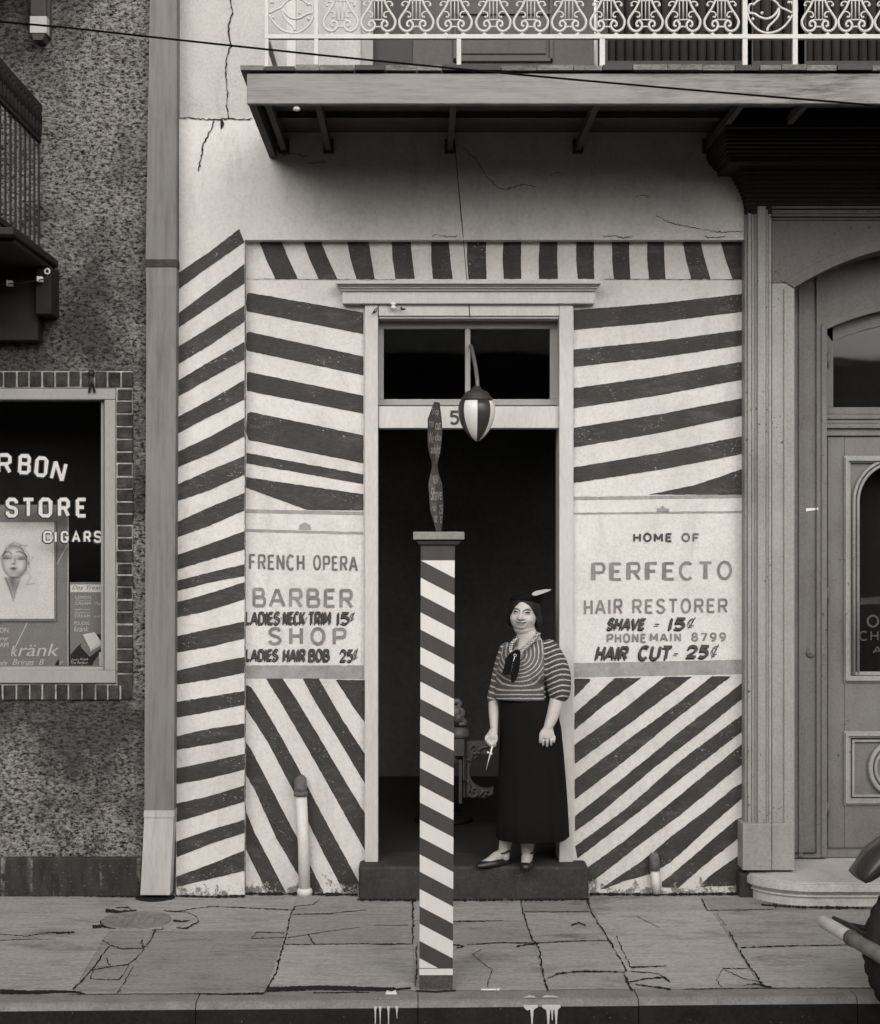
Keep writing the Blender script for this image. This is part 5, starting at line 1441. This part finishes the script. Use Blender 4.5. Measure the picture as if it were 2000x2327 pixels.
# her right hand, a loose fist closing on the scissors
body.loft([(W(1123, 1655, -.04), .0215, .022, 0), (W(1120, 1664, -.05), .028, .026, 0), (W(1116, 1673, -.055), .034, .028, 0), (W(1114, 1682, -.055), .031, .024, 0)], n=18)
for i, (px, py) in enumerate(((1105, 1677), (1109, 1683), (1114, 1687), (1119, 1688))):
    limb(body, [W(px + 1, py - 3, -.068), W(px, py + 4, -.082), W(px + 4, py + 7, -.068), W(px + 7, py + 3, -.055)], [.0098, .0095, .0088, .0075], 10)
limb(body, [W(1126, 1668, -.062), W(1128, 1680, -.078), W(1124, 1690, -.085)], [.0115, .0100, .0078], 10)
# legs and feet
lg1 = [W(1186, 1700, 0), W(1180, 1810, .0), W(1160, 1875, .02), W(1147, 1926, .03), W(1146, 1948, .02)]
limb(body, lg1, [.075, .050, .046, .036, .032])
limb(body, [W(1147, 1942, .03), W(1130, 1946, -.0), W(1112, 1958, -.03), W(1094, 1965, -.05)], [.033, .031, .026, .018], flat=None)
lg2 = [W(1228, 1700, 0), W(1215, 1810, .0), W(1204, 1870, .02), W(1199, 1926, .02), W(1199, 1944, .01)]
limb(body, lg2, [.085, .062, .056, .038, .034])
limb(body, [W(1199, 1940, .01), W(1197, 1952, -.05), W(1195, 1964, -.095)], [.034, .032, .027])
bme = solid(body, .0026, 8)
# skin colour, with brows, lashes, nostrils and lips where a face has them
ca = bme.color_attributes.new('tone', 'FLOAT_COLOR', 'POINT')
inv = hd.inverted()
def sm(e0, e1, x):
    t = min(max((x - e0) / (e1 - e0), 0), 1); return t * t * (3 - 2 * t)
for i, v in enumerate(bme.vertices):
    L = inv @ (v.co - FC); c = .47; tone = 1.0
    if v.co.z > 1.50 and L.y < -.03:
        for sx in (-1, 1):
            x = L.x * sx
            if .009 < x < .055:
                d = abs(L.z - (.0366 - 20.8 * (x - .036) ** 2)) / (.0050 - .05 * max(x - .02, 0))
                if d < 1: tone = min(tone, .07 + .9 * sm(.6, 1, d))
            x -= .0335
            d = math.hypot((L.z - .0180 + 9 * x * x) / .0064, x / .0190)
            if d < 1: tone = min(tone, .03 + .95 * sm(.62, 1, d))
            d = math.hypot((L.x * sx - .009) / .0055, (L.z + .0245) / .0032)
            if d < 1 and L.y < -.07: tone = min(tone, .30 + .6 * sm(.5, 1, d))
        my = -.0440 + 5.0 * L.x ** 2
        if abs(L.x) < .031:
            d = abs(L.z - my) / .0042
            if d < 1: tone = min(tone, .06 + .9 * sm(.55, 1, d))
            elif abs(L.x) < .022 and -.0085 < L.z - my < .006: tone = min(tone, .72)
    if v.co.z < .46: tone *= .80
    ca.data[i].color = (c * tone, c * tone * .94, c * tone * .89, 1)
sk = NT('skin'); at = sk.n('ShaderNodeAttribute'); at.attribute_name = 'tone'
cc = sk.mix(.25, at.outputs['Color'], sk.ramp(sk.noise(40, 4), [(.3, (.75, .75, .75, 1)), (.7, (1.15, 1.15, 1.15, 1))]), 'MULTIPLY')
sk.b.inputs['Subsurface Weight'].default_value = .08; sk.b.inputs['Subsurface Radius'].default_value = (.01, .008, .006)
M_skin = sk.done(cc, .5, .35)
ploc = Vector((W(1190, 1966).x, Y0, .19))
for v in bme.vertices: v.co -= ploc
bme.materials.append(M_skin); bme.name = 'person'
person = bpy.data.objects.new('person', bme); COL.objects.link(person); person.location = ploc; LOC[person.name] = ploc
for p in bme.polygons: p.use_smooth = True
tag(person, 'woman in striped knitted blouse, long black skirt and dark beret standing on the shop doorstep', 'person')
def cloth(name, me, mats):
    for v in me.vertices: v.co -= ploc
    me.name = name
    for mt in (mats if isinstance(mats, list) else [mats]): me.materials.append(mt)
    for p in me.polygons: p.use_smooth = True
    o = bpy.data.objects.new(name, me); COL.objects.link(o); o.parent = person; LOC[o.name] = ploc
    return o

# knitted blouse
bl = MB()
bl.loft([(W(1203, 1452, .0), .066, .070, 0), (W(1204, 1462, .0), .115, .085, 0), (W(1202, 1478, -.005), .150, .105, 0), (W(1190, 1508, -.01), .145, .130, 0), (W(1184, 1540, -.01), .143, .135, 0),
         (W(1184, 1566, -.005), .150, .135, R(0)), (W(1187, 1588, .0), .158, .138, 0)], n=36, mod=lambda q, c: 1 + .02 * math.sin(6 * q) * (c[2] < 1.25))
for px in (1163, 1213): bl.ball(W(px, 1524, -.075), .078, .072, .085, 20, 14)
limb(bl, [W(1248, 1474, -.035), W(1261, 1507, -.05), W(1269, 1540, -.07), W(1271, 1572, -.085)], [.056, .070, .073, .066], 20)
limb(bl, [W(1153, 1478, .03), W(1142, 1515, .04), W(1131, 1555, .045), W(1120, 1588, .04)], [.050, .050, .044, .035], 18)
ble = solid(bl, .0048, 6)
bm = bmesh.new(); bm.from_mesh(ble)
lay = bm.verts.layers.float.new('stripe'); lay2 = bm.verts.layers.float.new('rib')
dead = []
elb = W(1270, 1565, -.08); sho = W(1252, 1468, -.035); ax = (elb - sho).normalized()
elb2 = W(1120, 1590, .04); sho2 = W(1153, 1470, .03); ax2 = (elb2 - sho2).normalized()
vt = W(1174, 1480, 0)          # point of the V
for v in bm.verts:
    px = CXP + v.co.x * F / (v.co.y + 9); py = CYP - (v.co.z - CAMZ) * F / (v.co.y + 9)
    t1 = (v.co - sho).dot(ax); t2 = (v.co - sho2).dot(ax2)
    if px > 1236 - (1500 - py) * .02 * (py < 1500) and py > 1455 and px > 1234:
        v[lay] = t1 / .030 + .25 * math.sin(px * .09); v[lay2] = 1.0
    elif px < 1128 + max(0, 1530 - py) * .25:
        v[lay] = t2 / .034; v[lay2] = .4
    else:
        cx, cy = 1178, 1487
        r = math.hypot((px - cx) / 1.0, (py - cy) / .95 if py > cy else (py - cy) * .55)
        flat = (py - 1400) / 1.0
        wgt = sm(1535, 1578, py)
        v[lay] = (r * (1 - wgt) + (py - 1487) * wgt) / 9.0; v[lay2] = .0 + .5 * wgt
    if v.co.z > 1.40 and v.co.y < Y0 + .10:
        # opening of the V neck in front, round the neck behind
        wl_ = 1174 - (1480 - py) * .06; wr_ = 1174 + (1480 - py) * 1.28
        if py < 1481 and wl_ < px < wr_: dead.append(v)
bmesh.ops.delete(bm, geom=dead, context='VERTS')
bm.to_mesh(ble); bm.free()
kn = NT('striped_knit')
a1 = kn.n('ShaderNodeAttribute'); a1.attribute_name = 'stripe'; a2 = kn.n('ShaderNodeAttribute'); a2.attribute_name = 'rib'
f = kn.math('FRACT', kn.math('ADD', a1.outputs['Fac'], kn.math('MULTIPLY', kn.math('SUBTRACT', kn.noise(30, 2), .5), .25)))
l1 = kn.ramp(f, [(.0, K_), (.05, W_), (.24, W_), (.32, K_)])
base = kn.mix(a2.outputs['Fac'], .135, .035)
stc = kn.noise(230, 2)
light = kn.mix(kn.ramp(stc, [(.40, K_), (.55, W_)]), .22, .55)
cc = kn.mix(l1, kn.mix(.5, base, kn.ramp(stc, [(.35, .03), (.65, .15)])), light)
kn.bump(kn.noise(220, 2), .6, .003)
M_knit = kn.done(cc, .95, .1)
blouse = cloth('blouse', ble, M_knit)

ck = NT('dotted_collar'); tc = ck.n('ShaderNodeTexChecker'); tc.inputs['Scale'].default_value = 150
tc.inputs['Color1'].default_value = col(.55); tc.inputs['Color2'].default_value = col(.015)
ck.l(ck.mapping((1, .35, 1), rot=(0, R(40), 0)), tc.inputs['Vector']); M_dots = ck.done(tc.outputs['Color'], .9, .1)
def strap(pts, wd, name, mat, th=.005, y_off=0):
    o = MB(); pts = spline(pts, 6); vs = []
    n = len(pts)
    for i, (px, py, dy) in enumerate(pts):
        a_, b_ = pts[max(i - 1, 0)], pts[min(i + 1, n - 1)]; tx, ty = b_[0] - a_[0], b_[1] - a_[1]; L = math.hypot(tx, ty)
        nx, ny = -ty / L * wd, tx / L * wd
        for s_, d_ in ((-1, .002), (0, -.004), (1, .002)): vs.append(W(px + nx * s_, py + ny * s_, dy + d_))
        vs.append(W(px, py, dy + .012))
    fs = [(i * 4 + k, i * 4 + (k + 1) % 4, (i + 1) * 4 + (k + 1) % 4, (i + 1) * 4 + k) for i in range(n - 1) for k in range(4)]
    o.add(vs, fs + [(3, 2, 1, 0), tuple((n - 1) * 4 + k for k in range(4))], 0, True)
    return o.build(name, mat, person)
strap([(1226, 1437, -.03), (1218, 1449, -.095), (1208, 1460, -.118), (1196, 1471, -.135), (1184, 1483, -.15), (1179, 1497, -.158)], 5.2, 'collar', M_dots)
strap([(1178, 1448, -.03), (1170, 1456, -.075), (1163, 1465, -.105), (1160, 1478, -.13), (1163, 1492, -.15)], 5.0, 'collar', M_dots)
M_black_cloth = simple('black_cloth', .0065, .3, 20, .9, .15)
tie = MB()
c5 = crop(1040, 1310, .1786)
def cprism(uvs, dy, d): tie.prism([W(*c5(u, v), dy) for u, v in uvs], d)
cprism([(765, 925), (800, 950), (803, 1020), (775, 1060), (700, 1110), (690, 1180), (640, 1255), (560, 1250), (595, 1150), (610, 1045), (680, 965)], -.176, .012)
cprism([(790, 1000), (800, 1080), (785, 1180), (760, 1280), (715, 1355), (682, 1350), (680, 1230), (695, 1120), (735, 1040)], -.186, .009)
tie.build('neck_tie', M_black_cloth, person, bevel=.002)
pin = MB()
pin.tube([W(*c5(730 + 17 * math.cos(R(a)), 1003 + 17 * math.sin(R(a))), -.190) for a in range(0, 361, 30)], .0016, 6)
pin.tube([W(*c5(u, v), -.190) for u, v in ((727, 1022), (715, 1060), (706, 1085))], [.0022, .0026, .001], 6)
for t in range(5): pin.ball(W(*c5(703 - t * 4, 1108 + t * 22), -.189), .0013, n=6, m=4)
pin.build('brooch', M_porc, person)

# skirt
sk_ = MB()
fold = lambda q, c: 1 + (.030 * math.sin(9 * q + 1.0) + .018 * math.sin(15 * q)) * sm(1.05, .35, c[2])
rows = []
for py, cx, rx, ry in ((1566, 1190, .135, .12), (1600, 1198, .160, .14), (1650, 1206, .176, .15), (1720, 1208, .188, .15), (1800, 1209, .198, .155), (1860, 1210, .203, .16), (1902, 1210, .208, .165), (1905, 1210, .200, .16)):
    rows.append((W(cx, py, .01), rx, ry, 0))
sk_.loft(rows, n=72, mod=fold)
skirt = sk_.build('skirt', M_black_cloth, person)
# shoes
M_shoe = simple('black_shoe_leather', .014, .2, 20, .35, .5)
def shoe(name, heel, mid, toe, r, strap_c, sr, yaw):
    o = MB()
    limb(o, [heel, (heel + mid) / 2, mid, (mid + toe) / 2, toe], [r[0], r[0] * .92, r[1], r[1] * .92, r[2]], 16)
    o.box(heel.x - .022, heel.x + .022, heel.y - .016, heel.y + .03, .1915, heel.z)
    me = solid(o, .004, 3)
    b2 = bmesh.new(); b2.from_mesh(me)
    for v in b2.verts: v.co.z = max(v.co.z, .192)
    # low cut: open over the instep
    dd = [v for v in b2.verts if v.co.z > .192 + .040 and (v.co - mid).length < .085]
    b2.to_mesh(me); b2.free()
    ob = cloth(name, me, M_shoe)
    st_ = MB(); st_.tube([strap_c + Vector((sr * math.cos(a), sr * math.sin(a) * 1.05, .010 * math.cos(a))) for a in [k * math.pi / 10 for k in range(21)]], .0055, 7)
    s_o = st_.build('strap', M_shoe, ob)
    return ob
shoe('shoe', W(1150, 1957, .03), W(1124, 1963, -.02), W(1090, 1969, -.06), (.034, .034, .025), W(1143, 1936, .022), .037, 0)
shoe('shoe', W(1198, 1957, .02), W(1197, 1966, -.06), W(1194, 1972, -.115), (.036, .040, .031), W(1199, 1938, -.002), .041, 0)
# hair and beret
hr = MB()
hr.ball(H(0, .022, .024), .093, .098, .112, 32, 24, rot=hd)
hr.ball(H(-.070, .030, -.030), .032, .05, .05, rot=hd); hr.ball(H(.072, .030, -.030), .034, .05, .055, rot=hd)
hme = solid(hr, .004, 3)
b2 = bmesh.new(); b2.from_mesh(hme); dd = []
for v in b2.verts:
    L = inv @ (v.co - FC)
    top = .070 - 12.0 * (L.x - .002) ** 2 * (1.3 if L.x < 0 else 1.0)
    if L.y < .0 and L.z < top and abs(L.x) < .080 - max(0, (L.z - .0)) * .10: dd.append(v)
bmesh.ops.delete(b2, geom=dd, context='VERTS'); b2.to_mesh(hme); b2.free()
M_hair = simple('dark_hair', .008, .4, 60, .6, .3)
hair = cloth('hair', hme, M_hair); so = hair.modifiers.new('s', 'SOLIDIFY'); so.thickness = .004
bt = MB(); br = hd @ Matrix.Rotation(R(-14), 3, 'Y')
bt.ball(H(.012, .028, .096), .102, .094, .040, 28, 14, rot=br); bt.ball(H(.002, .034, .072), .096, .090, .048, 24, 12, rot=br)
beret = cloth('beret', solid(bt, .005, 4), simple('black_felt', .0065, .2, 60, .95, .1))
ft = MB(); ft.prism([W(*c5(u, v), -.105) for u, v in spline([(945, 225), (985, 190), (1070, 170), (1140, 163), (1192, 168), (1140, 195), (1060, 225), (985, 246)], 4, True)], .004)
ft.build('hat_ornament', M_mat1 if False else simple('pale_felt_leaf', .42, .1, 30, .7, .2), beret)
# scissors held point down in her right hand
scs = MB()
tp, tb = W(1122.5, 1682, -.078), W(1104.5, 1750, -.10)
for s_ in (-1, 1): scs.tube([tp + Vector((s_ * .003, 0, 0)), (tp + tb) / 2 + Vector((s_ * .0012, s_ * .001, 0)), tb], [.0025, .0027, .0008], 6)
for (u, v) in ((1109, 1710), (1116.5, 1713)): scs.ball(W(u, v, -.088), .0062)
scs.tube([W(1109, 1710, -.088), W(1116.5, 1713, -.088)], .002, 6)
tag(scs.build('scissors', simple('bright_steel', .75, .05, 20, .3, .6), loc=tp), 'slim pale scissors held point down in the right hand of the woman', 'scissors')

# ------------------------------------------------------------------ car at the kerb on the right
car = thing('parked_car', 'dark old car at the kerb with a pale tubular bumper overhanging the pavement', 'car', (3.3, -2.9, -.15))
CYW = -2.16
WC = Vector((P(2168, 2125, CYW).x, CYW, 0.27)); wr = .405
M_carp = simple('dark_car_enamel', .030, .25, 10, .3, .5); M_spoke = simple('dusty_wheel_paint', .12, .5, 22, .8, .2, 60, .003)
def wheel(c, nm):
    w_ = MB(); prof = []
    for a in range(0, 361, 18):
        prof.append((wr - .055 + .055 * math.cos(R(a)), .062 * math.sin(R(a))))
    vs = []; n = 72
    for (r, h) in prof[:-1]:
        for k in range(n):
            q_ = 2 * math.pi * k / n; tread = .012 if (abs(h) < .05 and r > wr - .045 and (k + (h > 0)) % 2) else 0
            vs.append(c + Vector(((r - tread) * math.cos(q_), h, (r - tread) * math.sin(q_))))
    m_ = len(prof) - 1
    w_.add(vs, [(i * n + k, i * n + (k + 1) % n, ((i + 1) % m_) * n + (k + 1) % n, ((i + 1) % m_) * n + k) for i in range(m_) for k in range(n)], 0, True)
    wo = w_.build('wheel', M_rubber, car)
    def rim(b):
        b.lathe(c, [(.302, -.045), (.302, .045), (.275, .03), (.275, -.03)], 36, 0, 'y')
        for i in range(12):
            a = i * math.pi / 6; b.tube([c + Vector((.05 * math.cos(a), 0, .05 * math.sin(a))), c + Vector((.285 * math.cos(a), 0, .285 * math.sin(a)))], [.024, .018], 8)
        b.lathe(c, [(.02, -.09), (.07, -.07), (.08, 0), (.07, .06)], 20, 0, 'y')
    part('rim', M_spoke, wo, rim)
wheel(WC, 0); wheel(WC + Vector((0, -1.42, 0)), 1)
def fender(b, dy):
    n = 26; vs = []; c = WC + Vector((0, dy, 0))
    for i in range(n + 1):
        a = R(143 - (i * 2.2 if i < 6 else 13.2 + (i - 6) * 6)); tp_ = min(1, .05 + math.sqrt(i / 7)); rr = .497 + .04 * (1 - tp_)
        for (ex, yy) in ((-.005, -.11), (.05 * tp_, -.10), (.082 * tp_, -.04), (.082 * tp_, .04), (.05 * tp_, .10), (-.005, .11)):
            vs.append(c + Vector(((rr + ex) * math.cos(a), yy, (rr + ex) * math.sin(a))))
    b.add(vs, [(i * 6 + k, i * 6 + k + 1, (i + 1) * 6 + k + 1, (i + 1) * 6 + k) for i in range(n) for k in range(5)], 0, True)
for dy in (.0, -1.42):
    fo = part('fender', M_carp, car, lambda b: fender(b, dy)); so = fo.modifiers.new('s', 'SOLIDIFY'); so.thickness = .012
M_bump = weathered_wood('dull_bumper_metal', .50, (2, 3, 2), .5)
b0, b1 = P(1868, 2092, -1.72), P(2010, 2176, -2.36)
def bump_(b):
    d = (b1 - b0)
    mid = b0 + d * .50
    b.tube([b0 - d * .012, b0, b0 + d * .02, b0 + d * .05, mid], [.012, .023, .0285, .0305, .0315], 16)
    b.tube([mid + d * .012, b0 + d * 3.4], .034, 16)
bp = part('bumper', M_bump, car, bump_)
def bcol(b):
    d = b1 - b0; mid = b0 + d * .485
    b.tube([mid, mid + d * .05], .0375, 16)
part('collar', M_rust, bp, bcol)
part('bumper_bracket', M_black, car, lambda b: (b.tube([P(1895, 2086, -1.80), P(1930, 2103, -1.95), P(1985, 2114, -2.05), P(2060, 2122, -2.1)], [.010, .014, .016, .016], 8), b.tube([P(1925, 2100, -1.95), P(1965, 2125, -2.1), P(2060, 2150, -2.2)], .012, 8)))
def carbody(b):
    x = WC.x
    b.box(x + .15, x + 3.2, -3.5, -2.28, .30, .92); b.box(x + .9, x + 2.9, -3.45, -2.33, .921, 1.55); b.box(x + .2, x + 3.3, -3.65, -2.1, .16, .20)
part('body', M_carp, car, carbody, bevel=.08)

# ------------------------------------------------------------------ the low house across the street (it darkens the glass and the balcony underside)
opp = thing('house', 'low dark house across the street reflected in the glass', 'house', (0, -13, -.15))
M_opp = simple('opposite_wall', .07, .3, 2, .9, .1)
part('wall', M_opp, opp, lambda b: b.box(-26, 26, -19, -12.6, -.15, 4.4))
part('roof', M_corn, opp, lambda b: b.box(-26.2, 26.2, -19.2, -12.4, 4.401, 4.63))
for i in range(9):
    part('door', M_black, opp, lambda b: b.box(-20 + i * 5, -18.8 + i * 5, -12.62, -12.58, -.1, 2.9))
